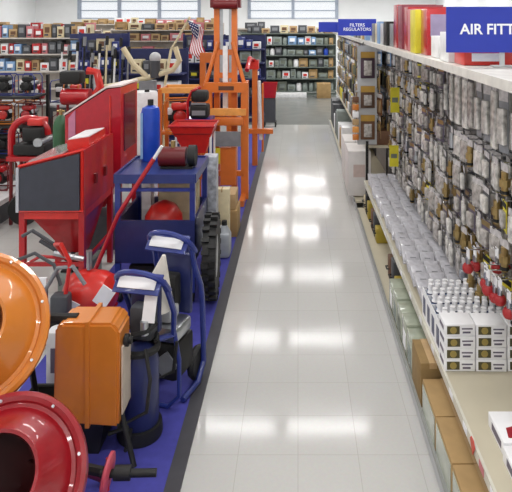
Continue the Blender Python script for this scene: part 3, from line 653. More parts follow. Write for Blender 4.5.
# red couplings in front on lowest rows
cp = MB(); cp.lathe([(.001, -.025), (.022, -.022), (.03, -.008), (.03, .008), (.022, .022), (.001, .025)], Matrix.Identity(4), 18)
cp.m(1).cyl((0, 0, .02), (0, 0, .06), .012).m(2).box((.0, 0, .08), (.004, .05, .05))
CP = cp.build('red_coupling', [mat('coupling_red', 'a8262a', .4), STEEL, PAPER])
cps = [(468, 268, 3.25), (475, 266, 3.32), (497, 268, 3.1), (505, 267, 3.15), (488, 290, 3.0), (495, 297, 2.97), (500, 300, 2.92), (509, 313, 2.85), (486, 284, 3.08)]
for i, (px, py, Y) in enumerate(cps):
    p = at(px, py, Y); c = proto_or_copy(CP, loc=p, rz=0)
    later(c, 'round red hose coupling', 'hung low above the tube caps', 'coupling', 'red hose couplings', 'the shelf edge')
    hk = hook0.copy(); col.objects.link(hk); b = bays[0] if Y < 3.2 else bays[1]; hk.parent = b; o_ = b['_o']; hk.location = (PX-o_[0], Y-o_[1], p.z+.1-o_[2]); hk.scale = ((PX-p.x+.01)/.2, 1, 1)

# boxed clamps: 4 high, 3 wide at the front
def clamp_box_mesh():
    P = MB(); w, d, h = .154, .13, .058
    P.m(0).box((0, 0, h/2), (w, d, h), bev=.002)
    P.m(1).box((-w*.22, -d/2-.0006, h*.5), (w*.42, .0012, h*.70))
    P.m(2).cyl((-w*.22, -d/2-.0008, h*.5), (-w*.22, -d/2-.0022, h*.5), h*.30, n=18)
    P.m(3).box((w*.24, -d/2-.0006, h*.62), (w*.36, .0012, h*.12)).box((w*.22, -d/2-.0006, h*.30), (w*.26, .0012, h*.16))
    P.m(3).box((-w/2-.0006, 0, h*.5), (.0012, d*.6, h*.35))
    return P
CB = clamp_box_mesh().build('clamp_box', [PAPER, mat('olive_print', '4f4a2c', .5), mat('gold_print', 'a08d4c', .4), PURP])
levn = ['bottom', 'second', 'third', 'top']; colrow = ['at the shelf edge', 'middle column', 'next to the pegboard']
for lev in range(4):
    for k in range(3):
        o = proto_or_copy(CB, loc=(.825+k*.160, 3.12+R.uniform(-.004, .004), SZ+.0015+lev*.0595), rz=R.uniform(-.02, .02))
        tag(o, f'white printed clamp box, {levn[lev]} layer of the front stack, {colrow[k]}', 'box', 'boxed clamps on the goods shelf')
# white display boxes behind, packed with capped tubes
tb = MB(); tb.m(0).cyl((0, 0, 0), (0, 0, .15), .017, n=12).m(1).cyl((0, 0, .15), (0, 0, .165), .017, .012, n=12).m(1).cyl((0, 0, .165), (0, 0, .2), .012, n=10).m(2).cyl((0, 0, .145), (0, 0, .152), .0178, n=12)
TB = tb.build('sealant_tube', [SKYB, PAPER, NAVY])
for r in range(4):
    y0 = 3.20+r*.115
    t = thing('display_tray', f'white open display tray, {ORD[r]} behind the clamp boxes, filled with capped tubes', 'tray', (1.0, y0, SZ), 'tube display trays')
    MB().bb(.76, 1.16, y0, y0+.108, SZ+.001, SZ+.006).bb(.76, 1.16, y0, y0+.004, SZ+.001, SZ+.165).bb(.76, 1.16, y0+.104, y0+.108, SZ+.001, SZ+.15).build('tray_box', PAPER, t, smooth=0)
    for x in (.759, 1.161): MB().bb(x-.002, x+.002, y0, y0+.108, SZ+.001, SZ+.17).build('end_panel', PAPER, t, smooth=0)
    MB().bb(.7555, .757, y0+.02, y0+.08, SZ+.03, SZ+.13).build('end_print', NAVY, t, smooth=0)
    for q in range(2):
        for k in range(9):
            o = proto_or_copy(TB, loc=(.79+k*.042+q*.012, y0+.03+q*.048, SZ+.008+R.uniform(0, .01)), rz=R.uniform(0, 3), sc=(1.22, 1.22, 1.05))
            lab = f'white-capped sealant tube in the {ORD[r]} tray behind the clamp boxes'
            tag(o, lab, 'tube', lab)
# clear blister packs lying in shingled rows
bp = MB(); bp.m(0).box((0, 0, .002), (.106, .19, .003)); bp.m(1).box((0, .0, .010), (.10, .16, .016), bev=.007); bp.m(2).box((0, -.08, .005), (.10, .028, .003)); bp.m(3).cyl((-.02, .02, .0165), (.02, .02, .0165), .004, n=8)
BP = bp.build('clear_blister_pack', [mat('pack_backing', 'b2b0b4', .5), mat('clear_dome', 'bebdc3', .25, coat=.3, var=.15, scale=40), mat('pack_band', 'cfcdd0', .5), GREY])
y = 3.72; i = 0
rows = []
while y < 6.55:
    rows.append(y); y += .10 + .012*R.random()
secs = ['near the tube trays', 'mid shelf', 'by the white cartons']
for y in rows:
    for k in range(4):
        hgt = .05+.025*math.sin(y*3.1)+R.uniform(0, .02) + (.06 if 3.72 <= y < 4.5 else .03)
        o = proto_or_copy(BP, loc=(.815+k*.108+R.uniform(-.006, .006), y+R.uniform(-.012, .012), SZ+hgt*.6), rz=R.uniform(-.12, .12)); o.rotation_euler = (R.uniform(.25, .5), R.uniform(-.06, .06), o.rotation_euler.z)
        sec = secs[0] if y < 4.6 else secs[1] if y < 5.6 else secs[2]
        lab = f'clear blister pack lying shingled on the goods shelf, {ORD[k]} column from the edge, {sec}'
        lab = f'clear blister pack on the goods shelf, {ORD[k]} file from the edge, {sec}'
        tag(o, lab, 'package', lab)
# low black tray under the blister packs
# picture boxes at the near end
def pic_box(label, p, w, d, h):
    t = thing('picture_box', label, 'box', p)
    x, y, z = p
    MB().bb(x, x+w, y, y+d, z, z+h, bev=.002).build('box_body', PAPER, t)
    MB().prism([(x+.03, y+.03, z+h), (x+w*.5, y+.02, z+h), (x+w*.75, y+d*.35, z+h), (x+w*.55, y+d*.6, z+h), (x+.04, y+d*.45, z+h)], (0, 0, .001)).build('red_picture', mat('print_red', '9c1c2c', .4), t)
    MB().prism([(x+w*.5, y+d*.62, z+h), (x+w*.95, y+d*.5, z+h), (x+w*.95, y+d*.92, z+h), (x+w*.55, y+d*.95, z+h)], (0, 0, .001)).build('dark_picture', DGR, t)
    MB().bb(x-.0008, x, y+.03, y+d-.05, z+.015, z+h-.015).build('side_print', PURP, t)
pic_box('white picture box with red tool print nearest the boxed clamps', (.84, 2.45, SZ+.001), .24, .2, .06)
pic_box('white picture box with red tool print in the middle of the near shelf row', (.83, 2.235, SZ+.001), .24, .2, .06)
pic_box('white picture box with red print at the near corner of the shelf', (.82, 2.02, SZ+.001), .24, .2, .06)
# price arrow and tags at the shelf edge
p = at(477, 450, 2.5)
o = MB().prism([(SX-.015, 2.50, SZ-.035), (SX-.015, 2.535, SZ-.012), (SX-.015, 2.57, SZ-.035), (SX-.015, 2.55, SZ-.01), (SX-.015, 2.535, SZ+.03), (SX-.015, 2.515, SZ-.01)], (-.002, 0, 0)); o.bm.free()
o = MB().prism([(SX-.0145, 2.50, SZ+.0), (SX-.0145, 2.53, SZ-.045), (SX-.0145, 2.57, SZ+.0), (SX-.0145, 2.55, SZ+.02), (SX-.0145, 2.52, SZ+.02)], (-.003, 0, 0)).build('price_arrow', RED2); tag(o, 'small red arrow sticker on the shelf price rail', 'sticker')
for i, y in enumerate((2.28, 2.42, 2.66, 2.9, 3.3, 3.62, 3.95, 4.3, 4.7, 5.1)):
    o = MB().box((SX-.0135, y, SZ-.02), (.002, .06, .032)).build('price_tag', PAPER if i != 1 else PINK)
    later(o, 'small white price tag' if i != 1 else 'small pink price tag', 'on the shelf price rail', 'tag', 'shelf price tags', 'the near end')

# lower deck: cartons
def deck_box(label, y0, y1, x0, x1, h, m, front=None):
    t = thing('cardboard_box', label, 'box', ((x0+x1)/2, y0, .11), 'cartons on the base deck')
    MB().bb(x0, x1, y0, y1, .111, .111+h, bev=.004).build('box_body', m, t)
    MB().bb((x0+x1)/2-.02, (x0+x1)/2+.02, y0-.001, y1+.001, .111+h-.03, .111+h+.001).build('packing_tape', TAN, t)
    if front: MB().bb(x0-.003, x0, y0+.015, y1-.015, .125, .111+h-.02).build('film_window', front, t)
yy = 1.98
nm = ['long cardboard carton at the near corner of the base deck', 'second cardboard carton from the near corner of the base deck', 'third cardboard carton along the base deck with pale film front', 'fourth cardboard carton beside the taller brown box']
for i in range(4):
    deck_box(nm[i], yy, yy+.305, .668, .90, .175, CARD, TEAL); yy += .312
deck_box('taller brown cardboard box on the base deck under the clamp boxes', 3.25, 3.5, .665, .80, .24, CARD2)
for i in range(5):
    y0 = 3.54+i*.18
    t = thing('film_wrapped_pack', f'{ORD[i]} green-tinted film wrapped pack along the base deck beyond the brown box', 'package', (.75, y0, .11), 'film wrapped packs')
    MB().bb(.672, .86, y0, y0+.165, .111, .111+.2+.01*(i % 2), bev=.006).build('pack_body', TEAL, t)
    MB().bb(.671, .675, y0+.03, y0+.12, .15, .25).build('pack_label', [DGN, PAPER, OLV][i % 3], t)
MUS = mat('mustard', 'b09a34', .5); kinds = [(MUS, 'mustard'), (DGR, 'dark grey'), (BRN, 'brown'), (DGN, 'grey-green'), (MUS, 'mustard'), (BLK, 'black'), (CREAM, 'cream')]
for i in range(14):
    y0 = 4.5+i*.165; m, cn = kinds[i % 7]
    if i in (3, 4, 5, 6, 10): continue
    t = thing('tool_case', 'x', 'case', (.75, y0, .11)); 
    MB().bb(.74, .88, y0, y0+.12, .111, .111+R.uniform(.12, .22), bev=.008).build('case_body', m, t)
    MB().tube([(.742, y0+.03, .2), (.72, y0+.03, .2), (.72, y0+.09, .2), (.742, y0+.09, .2)], .006, 6).build('handle', BLK, t)
    later(t, f'{cn} tool case', 'on the base deck under the blister packs', 'case', 'tool cases', 'the film packs')

# top shelf goods
tops = [(2.97, RED2, 'red', .20), (3.2, WHT, 'white', .16), (3.55, WHT, 'white', .13), (3.85, RED, 'red', .30), (4.1, YEL, 'yellow', .30), (4.3, PINK, 'pink', .31), (4.52, RED, 'red', .33), (4.75, mat('plum_box', '8a3a4a', .5), 'plum', .35), (4.98, RED, 'red', .36), (5.22, GREY, 'grey', .2), (5.44, BLK, 'black', .22), (5.66, LTGR, 'light grey', .2), (5.9, SKYB, 'pale blue', .22), (6.12, CREAM, 'cream', .2), (6.34, GREY, 'grey', .2)]
for y, m, cn, h in tops:
    t = thing('carton', 'x', 'box', (.95, y, TZ))
    d = .19
    MB().bb(.80+R.uniform(0, .03), 1.15, y, y+d, TZ, TZ+h, bev=.003).build('box_body', m, t)
    MB().bb(.85, 1.10, y-.001, y, TZ+h*.40, TZ+h*.88).build('box_label', R.choice([LAV, LAV, GREY, PAPER]), t)
    MB().bb(.86, 1.0, y-.0012, y, TZ+h*.1, TZ+h*.3).build('print_block', R.choice([PAPER, DKRED, PAPER]), t)
    later(t, f'{cn} carton', 'on the top shelf above the hanging fittings', 'box', 'cartons on the top shelf', 'the blue sign')

# ---------------- signs
def sign(name, label, x0, x1, y, z0, z1, lines, size):
    t = thing(name, label, 'sign', ((x0+x1)/2, y, z0))
    MB().bb(x0, x1, y, y+.012, z0, z1).build('sign_board', SIGNB, t, smooth=0)
    if lines: 
        text_mesh(lines, size, 'lettering', SIGNW, t, Matrix.Translation((0, -.0015, (z1-z0)/2)) @ Matrix.Rotation(PI/2, 4, 'X'), bold=.02 if size > .06 else .004)
    bx = max((x0+x1)/2, .82)
    MB().bb(bx-.01, bx+.01, y+.012, y+.03, TZ if z0 > TZ else z0, z1-.02).bb(bx-.05, bx+.05, y+.0, y+.045, TZ, TZ+.006).build('bracket', LTGR, t, smooth=0)
    return t
a = at(444, 7, 2.93); b = at(556, 52, 2.93)
sign('aisle_sign', 'large blue sign reading AIR FITTINGS in white above the hanging fittings', a.x, b.x, 2.88, b.z, a.z, 'AIR FITTINGS', .07)
a = at(338, 19, 6.72); b = at(376, 35.5, 6.72)
sign('aisle_sign', 'blue sign with FILTERS REGULATORS in two white lines farther along the shelf top', a.x, b.x, 6.70, b.z, a.z, 'FILTERS\nREGULATORS', .05)
a = at(313, 22, 12.2); b = at(336, 32, 12.2)
sign('aisle_sign', 'small plain blue sign at the shelf end by the far cross shelving', .42, 1.0, 12.2, b.z, a.z, '', .1)

# ---------------- far gondola bays
FB = [(7.0, 8.2), (8.2, 9.4), (9.4, 10.6), (10.6, 11.8), (11.8, 12.8)]
FN = ['with orange box strip', 'under the two-line blue sign', 'beyond the two-line sign', 'of mixed dark stock', 'at aisle end']
fbays = []
for (a, b), n in zip(FB, FN):
    t = bay(a, b, f'light grey gondola bay {n} past the white cartons', shelf=False); fbays.append(t)
    for z in (.75,): MB().bb(.80, PX, a, b, z-.02, z).build('goods_shelf', BEIGE, t, smooth=0)
wide = [('hose_reel_card', 'card', .15, .26, (mat('rust_card', '8a5a34', .5), TAN, PAPER), 'rust hose card'), ('gauge_card', 'card', .14, .24, (WHT, GREY, YEL), 'white gauge card'), ('filter_card', 'card', .14, .26, (TAN, BRASS, PAPER), 'tan filter card'), ('chuck_card', 'card', .13, .22, (SKYB, CLEAR, PAPER), 'pale blue chuck card'), ('lube_card', 'card', .14, .24, (YEL, OLV, PAPER), 'yellow lubricator card'), ('grey_tool_card', 'card', .14, .26, (GREY, BLK, PAPER), 'grey tool card')]
for n, k, w_, h_, ms, desc in wide: PK[n] = (pack(n, k, w_, h_).build(n, list(ms)), desc)
wn = [w[0] for w in wide]
for bi, (a, b) in enumerate(FB):
    for ri, z in enumerate((1.90, 1.63, 1.36, 1.09)):
        for k in range(6):
            y = a+.12+(b-a-.24)*k/5; nm = R.choice(wn)
            hk = hook0.copy(); col.objects.link(hk); hk.parent = fbays[bi]; p = fbays[bi]['_o']; hk.location = (PX-p[0], y-p[1], z-p[2]); hk.scale = (1.9, 1, 1)
            for q in range(3): put_pack(nm, PX-.36+q*.11, y, z-.004, 'bay '+FN[bi], ROWN[ri])
    for k in range(4):
        y0 = a+.06+k*(b-a-.1)/4
        m, cn = R.choice([(CARD, 'brown'), (WHT, 'white'), (DGN, 'grey-green'), (BRN, 'umber'), (YEL, 'yellow')])
        o = MB().bb(.82, 1.15, y0, y0+.22, .752, .752+R.uniform(.08, .2), bev=.004).build('carton', m)
        later(o, f'{cn} carton', f'on the mid shelf of the bay {FN[bi]}', 'box', 'cartons on the far bays', 'its near end')
    for k in range(3):
        y0 = a+.06+k*(b-a-.1)/3
        m, cn = R.choice([(CARD, 'brown'), (WHT, 'white'), (DGN, 'grey-green'), (DGR, 'dark grey')])
        if a > 8.3:
            o = MB().bb(.70, 1.1, y0, y0+.3, .111, .111+R.uniform(.25, .5), bev=.004).build('carton', m)
            later(o, f'big {cn} carton', f'on the base deck of the bay {FN[bi]}', 'box', 'cartons on the far bays', 'its near end')
    for k in range(5):
        y0 = a+.05+k*(b-a-.1)/5
        if y0-.06 < 8.8 < y0+.22 or y0-.06 < 12.2 < y0+.22: continue
        m, cn = R.choice([(CARD, 'brown'), (GREY, 'grey'), (LTGR, 'silver'), (SKYB, 'pale blue'), (CREAM, 'cream'), (DGR, 'dark grey')])
        o = MB().bb(.80, 1.15, y0, y0+.19, TZ, TZ+R.uniform(.10, .24), bev=.004).build('carton', m)
        later(o, f'{cn} carton', f'on the top shelf of the bay {FN[bi]}', 'box', 'cartons on the far bays', 'its near end')
# white cartons on the floor before the far bays
for i, y0 in enumerate((7.15, 7.75)):
    carton('white_carton', ['tall white carton on the floor nearer the black post', 'tall white carton behind the one by the black post'][i], .575, .63+.02, y0, y0+.5, 0, .60, mat('white_carton_paper', 'd8d4d2', .6, var=.05), tape=False) if False else None
    t = thing('white_carton', ['tall white carton standing nearer the black post', 'tall white carton behind the one by the black post'][i], 'box', (.75, y0, .11))
    MB().bb(.60, .87, y0, y0+.5, .1265, .66, bev=.006).build('box_body', mat('white_carton_paper', 'd8d4d2', .6, var=.05), t)
    MB().bb(.66, .80, y0-.001, y0, .35, .5).build('box_label', mat('faint_print', 'c8b4ae', .6), t)
o = thing('post', 'slim black steel post between the blister packs and white cartons', 'post', (.83, 6.9, 0)); o.name = 'display_post'
MB().bb(.775, .805, 6.85, 6.88, 0, .84).build('shaft', BLK, o); MB().bb(.68, .90, 6.855, 6.875, .80, 1.93).build('back_board', LTGR, o); MB().bb(.74, .84, 6.82, 6.91, 0, .008).build('foot_plate', BLK, o)
# orange clip strip and dark display on the post
for i in range(6):
    o = MB().bb(.62, .69, 6.80, 6.84, .86+i*.085, .925+i*.085, bev=.004).build('clip_pack', [ORG, LORG, TAN, PAPER, ORG, BRN][i])
    tag(o, f'{["orange","pale orange","tan","white","orange","brown"][i]} clip pack, {ORD[i]} up the strip beside the black post', 'package', 'clip strip packs')
o = MB().bb(.653, .658, 6.843, 6.848, .82, 1.45).bb(.653, .70, 6.843, 6.855, 1.40, 1.42).build('clip_strip', LTGR); tag(o, 'thin grey hanging clip strip fixed to the black post', 'strip')
for z0, z1, m, lab in ((.86, 1.14, BRN, 'dark brown carded pack, lowest on the display board above the black post'), (1.22, 1.47, mat('umber_card', '5a4030', .5), 'umber carded pack in the middle of the display board above the black post'), (1.56, 1.86, mat('plum_card', '4a3444', .5), 'plum carded pack at the top of the display board above the black post')):
    t = thing('carded_pack', lab, 'package', (.78, 6.82, z0))
    MB().bb(.715, .875, 6.835, 6.853, z0, z1, bev=.003).build('card_body', m, t); MB().bb(.715, .875, 6.83, 6.836, z1-.07, z1).build('header_card', mat('ochre_header', 'b08a3c', .5), t); MB().bb(.75, .84, 6.815, 6.836, z0+.03, z1-.10, bev=.006).build('blister', CLR2, t)
for i, (px, py, Y, hh) in enumerate(((395, 100, 6.0, .25), (394, 156, 5.9, .21))):
    p = at(px, py, Y); t = thing('shelf_tag', ['tall yellow aisle tag sticking out between upper hook rows', 'yellow aisle tag sticking out between lower hook rows'][i], 'tag', (p.x, Y, p.z))
    MB().bb(p.x-.045, p.x+.045, Y, Y+.004, p.z-hh/2, p.z+hh/2).build('tag_card', YEL, t, smooth=0)
    MB().bb(p.x+.0, PX, Y+.004, Y+.010, p.z+hh/2-.01, p.z+hh/2).build('tag_arm', CHR, t, smooth=0)
    MB().bb(p.x-.03, p.x+.03, Y-.001, Y, p.z-hh*.1, p.z+hh*.1).build('print_block', OLV, t, smooth=0)

# ------------------------------------------------------------------ cross shelving at the back
def gondola(name, label, x0, x1, y, d, h, zs, m, back=True, head=None, post=.04):
    t = thing(name, label, 'shelving', ((x0+x1)/2, y, 0))
    if back: MB().bb(x0, x1, y+d, y+d+.03, .05, h).build('back_panel', m, t, smooth=0)
    n = max(1, round((x1-x0)/1.2))
    for k in range(n+1):
        x = x0+(x1-x0)*k/n; MB().bb(x-post/2, x+post/2, y+d-.03, y+d+.02, 0, h+.02).build('upright', m, t, smooth=0)
    for z in zs:
        MB().bb(x0, x1, y, y+d, z-.025, z).build('shelf', m, t, smooth=0)
    MB().bb(x0, x1, y+.02, y+.04, 0, .08).build('kick_plate', m, t, smooth=0)
    if head: MB().bb(x0, x1, y-.02, y+.0, h-head, h).build('header_panel', m, t, smooth=0)
    return t
def jarmesh(): return MB().m(0).lathe([(.001, 0), (.07, 0), (.075, .02), (.075, .17), (.05, .21), (.04, .22), (.001, .22)], Matrix.Identity(4), 14).m(1).cyl((0, 0, .22), (0, 0, .25), .045, n=12)
def bottle(m, n): return jarmesh().build(n, [m, BLK])
JARS = [(bottle(DGN, 'oil_jug'), 'grey-green jug'), (bottle(OLV, 'oil_jug'), 'olive jug'), (bottle(WHT, 'oil_jug'), 'white jug'), (bottle(DRUM, 'oil_jug'), 'blue jug')]
def boxproto(m, lab, nm='carton'):
    P = MB().m(0).box((0, 0, .5), (1, 1, 1), bev=.02).m(1).box((0, -.502, .55), (.6, .006, .4)).m(2).box((-.1, -.504, .2), (.5, .004, .14))
    return P.build(nm, [m, lab, DGR])
BX = {k: boxproto(m, l) for k, m, l in (('brown', CARD, TAN), ('white', WHT, RED2), ('red', RED, PAPER), ('grey-green', DGN, OLV), ('dark grey', DGR, GREY), ('cream', CREAM, BRN), ('pale blue', SKYB, PAPER), ('pink', PINK, WHT), ('blue', BLUE, PAPER), ('olive', OLV, DGN), ('black', BLK, YEL), ('orange', ORG, BLK), ('tan', TAN, BRN))}
def fill(x0, x1, y, z, hmax, palette, place, w=(.12, .3), frm='the aisle end', d=.3, gap=.02, jar=0., depthj=.05):
    """one row of goods along X on a shelf, counted from the aisle side"""
    x = x1-.03
    while True:
        ww = R.uniform(*w)
        if x-ww < x0+.02: break
        if R.random() < jar:
            ob, dn = R.choice(JARS[:2] if R.random() < .75 else JARS); s = min(hmax*.9/.25, 1.1); o = proto_or_copy(ob, loc=(x-.08*s, y+d*.4, z+.001), sc=s); x -= .17*s
            later(o, dn, place, 'jug', f'jugs {place}', frm); continue
        k = R.choice(palette); hh = hmax*R.uniform(.55, .95)
        o = proto_or_copy(BX[k], loc=(x-ww/2, y+d/2+R.uniform(0, depthj), z+.001), rz=R.uniform(-.06, .06), sc=(ww*.94, d*.8, hh))
        later(o, f'{k} carton', place, 'box', f'cartons {place}', frm); x -= ww+R.uniform(0, gap)
zs = (.12, .50, .85, 1.2, 1.52, 1.86)
gondola('cross_shelving', 'dark grey-green cross shelving closing the far end of the aisle', -1.75, 1.15, 18.0, .45, 1.9, zs, mat('shelf_grey_green', '6a746e', .5))
pn = ['bottom', 'second', 'third', 'fourth', 'fifth', 'top']
for i, z in enumerate(zs):
    hm = (zs[i+1]-z-.06) if i < 5 else .26
    fill(-1.7, 1.1, 18.02, z, hm, ['grey-green', 'olive', 'dark grey', 'grey-green', 'pale blue', 'white', 'brown'] if i < 5 else ['tan', 'brown', 'cream', 'dark grey', 'tan'], f'on the {pn[i]} shelf of the far cross shelving', jar=.25 if i < 5 else .1, frm='the gondola side')
carton('cardboard_box', 'brown carton on the dark floor before the far cross shelving', .55, .95, 17.3, 17.7, 0, .42, CARD)
carton('plastic_crate', 'black-edged low crate on the floor under the far cross shelving', -.75, .25, 17.4, 17.8, 0, .12, WHT, cat='crate', tape=False)

# ------------------------------------------------------------------ left background: racks and stock
g = gondola('tool_shelving', 'white-edged gondola of pale cartons in the far corner beyond the red engines', -6.6, -4.15, 12.2, .45, 1.9, (.12, .5, .85, 1.2, 1.55, 1.88), mat('pale_shelf', 'cfc8c0', .5))
for i, z in enumerate((.12, .5, .85, 1.2, 1.55, 1.88)):
    if i < 3: continue
    fill(-6.55, -4.2, 12.22, z, .30 if i < 5 else .3, ['white', 'cream', 'pink', 'tan', 'pale blue', 'white', 'red', 'dark grey'], f'on the {pn[i]} shelf of the corner gondola', frm='the blue rack', w=(.09, .2))
BR = mat('rack_blue', '262d5e', .45)
g = gondola('blue_rack', 'dark blue display rack with header panel behind the red machines', -4.25, -3.3, 11.2, .5, 1.98, (.15, .55, .95, 1.32, 1.66), BR, head=.09)
for i, z in enumerate((.15, .55, .95, 1.32, 1.66)):
    if i < 2: continue
    fill(-4.2, -3.35, 11.25, z, .28, ['dark grey', 'dark grey', 'white', 'black', 'olive', 'blue', 'cream'], f'on the {pn[i]} shelf of the blue header rack', frm='the aisle side')
g = gondola('blue_rack', 'dark blue wire rack behind the flag and orange lift', -2.6, -.75, 13.2, .5, 1.9, (.15, .55, .95, 1.3, 1.6), mat('rack_navy', '232a5a', .5))
for i, z in enumerate((.15, .55, .95, 1.3, 1.6)):
    if i < 1: continue
    fill(-2.55, -.8, 13.25, z, .28, ['dark grey', 'blue', 'black', 'grey-green', 'white', 'dark grey', 'blue'], f'on the {pn[i]} shelf of the navy rack behind the flag', frm='the aisle side')
g = gondola('blue_rack', 'navy blue rack of boxed stock beyond the white barrel', -3.1, -2.0, 10.4, .45, 1.72, (.15, .55, .95, 1.3), mat('rack_navy', '232a5a', .5))
for i, z in enumerate((.15, .55, .95, 1.3)):
    if i < 1: continue
    fill(-3.05, -2.05, 10.45, z, .30, ['dark grey', 'blue', 'black', 'white', 'cream'], f'on the {pn[i]} shelf of the navy rack beyond the barrel', frm='the flag')
for j, (x0, x1, y, h, pal, nmx) in enumerate(((-8.6, -5.4, 16.0, 2.0, ['tan', 'cream', 'pink', 'brown', 'red', 'white'], 'deep corner gondola'), (-5.3, -2.2, 16.6, 2.0, ['tan', 'brown', 'cream', 'tan', 'dark grey', 'pink'], 'tan carton gondola'), (-2.1, -1.0, 19.5, 2.0, ['tan', 'cream', 'dark grey'], 'gondola behind the navy rack'), (-7.5, -2.6, 20.5, 2.15, ['tan', 'brown', 'pink', 'cream', 'white'], 'gondola under the windows'))):
    zs = [z for z in (.12, .5, .9, 1.3, 1.68) if z < h-.2]+[h-.02]
    gondola('stock_shelving', f'pale {nmx} with stock up to the window wall', x0, x1, y, .45, h, zs, mat('pale_shelf', 'cfc8c0', .5))
    for i, z in enumerate(zs[3:]):
        fill(x0+.05, x1-.05, y+.02, z, .24 if i < len(zs)-3 else .3, pal, f'on the {["fourth","fifth","top"][i-len(zs)+6 if len(zs) == 6 else i]} shelf of the {nmx}', frm='the aisle side', w=(.18, .42))
# steel rack with red engines
t = gondola('engine_rack', 'grey steel rack crowded with red engines beside the sandblast cabinets', -4.6, -2.85, 7.9, .55, 1.55, (.12, .62, 1.1), LTGR, back=False)
k = 0
for i, z in enumerate((.12, .62, 1.1)):
    for j in range(7):
        P, cn = R.choice([(ENG_R, 'red'), (ENG_R, 'red'), (ENG_O, 'orange-framed red'), (ENG_K, 'white-tanked'), (ENG_B, 'black')])
        o = proto_or_copy(P, loc=(-3.0-j*.25, 8.06+.22*(j % 2), z+.001), rz=PI/2+R.uniform(-.2, .2)+(PI if R.random() < .3 else 0), sc=.72)
        later(o, f'{cn} engine', f'on the {["bottom","middle","top"][i]} shelf of the grey engine rack', 'engine', 'engines on the grey rack', 'the cabinets')
# nearer red log-splitter-like machine with arc guard
t = thing('red_tiller', 'red machine with curved guard and black engine left of the charcoal cabinet door', 'tiller', (-2.95, 6.6, 0))
t['label'] = 'red machine with curved arch guard and black engine behind the charcoal cabinet door'
arc = [(-2.95+.20*math.cos(a), 6.6, .96+.18*math.sin(a)) for a in [PI*k/10 for k in range(11)]]
MB().tube(arc+[(-3.15, 6.6, .74)], .04, 10).build('arch_guard', RED, t)
MB().box((-2.88, 6.6, .98), (.22, .25, .16), bev=.03).box((-2.9, 6.6, .82), (.34, .3, .12), bev=.02).build('engine_block', BLK, t)
MB().box((-2.86, 6.6, 1.11), (.16, .2, .08), bev=.02).build('fuel_tank', RED2, t)
MB().bb(-3.14, -2.7, 6.45, 6.75, .70, .75).build('frame_plate', RED, t)
MB().cyl((-2.80, 6.45, .90), (-2.80, 6.75, .90), .05).build('muffler', STEEL, t)
for x in (-3.1, -2.73):
    for y in (6.48, 6.72): MB().tube([(x, y, .70), (x, y, .012)], .02).build('leg', DKRED, t)
for y in (6.44, 6.76): MB().lathe([(.03, -.03), (.15, -.035), (.17, 0), (.15, .035), (.03, .03)], Matrix.Translation((-2.95, y, .185)) @ Matrix.Rotation(PI/2, 4, 'X'), 24, True).build('wheel', BLK, t)
t = thing('red_generator', 'red cylinder compressor with black hood standing behind the sandblast cabinets', 'compressor', (-2.75, 7.4, 0))
MB().cyl((-2.90, 7.4, 1.28), (-2.56, 7.4, 1.28), .10, n=24).build('tank', RED, t)
MB().box((-2.78, 7.4, 1.52), (.26, .22, .16), bev=.03).build('hood', BLK, t)
MB().tube([(-2.6, 7.4, 1.60), (-2.48, 7.4, 1.58), (-2.44, 7.4, 1.4), (-2.5, 7.4, 1.3)], .05, 8).build('intake_pipe', RED2, t)
MB().tube([(-2.9, 7.25, 1.2), (-2.9, 7.25, .012)], .018).tube([(-2.55, 7.25, 1.2), (-2.55, 7.25, .012)], .018).tube([(-2.9, 7.55, 1.2), (-2.9, 7.55, .012)], .018).tube([(-2.55, 7.55, 1.2), (-2.55, 7.55, .012)], .018).build('leg_frame', DKRED, t)
t = thing('gas_cylinder', 'dark green gas cylinder standing behind the charcoal cabinet door', 'cylinder', (-2.53, 6.4, 0))
MB().lathe([(.001, .012), (.075, .012), (.08, .05), (.08, 1.10), (.05, 1.18), (.02, 1.21), (.001, 1.21)], Matrix.Translation((-2.53, 6.4, 0)), 20).build('body', GRN, t)
MB().cyl((-2.53, 6.4, 1.21), (-2.53, 6.4, 1.27), .018).cyl((-2.57, 6.4, 1.25), (-2.49, 6.4, 1.25), .012).build('valve', BRASS, t)
t = gondola('engine_rack', 'narrow black steel rack of red engines behind the white display platform', -4.2, -3.25, 7.35, .45, 1.5, (.12, .55, .92, 1.28), BLK, back=False, post=.03)
for i, z in enumerate((.55, .92, 1.28)):
    for j in range(3):
        P, cn = R.choice([(ENG_R, 'red'), (ENG_R, 'red'), (ENG_O, 'orange-framed red'), (ENG_B, 'black')])
        o = proto_or_copy(P, loc=(-3.40-j*.30, 7.57, z+.001), rz=R.uniform(-.2, .2)+R.choice([0, PI]), sc=.64)
        later(o, f'{cn} engine', f'on the {["lower","middle","top"][i]} shelf of the narrow black rack', 'engine', 'engines on the black rack', 'the cabinets')
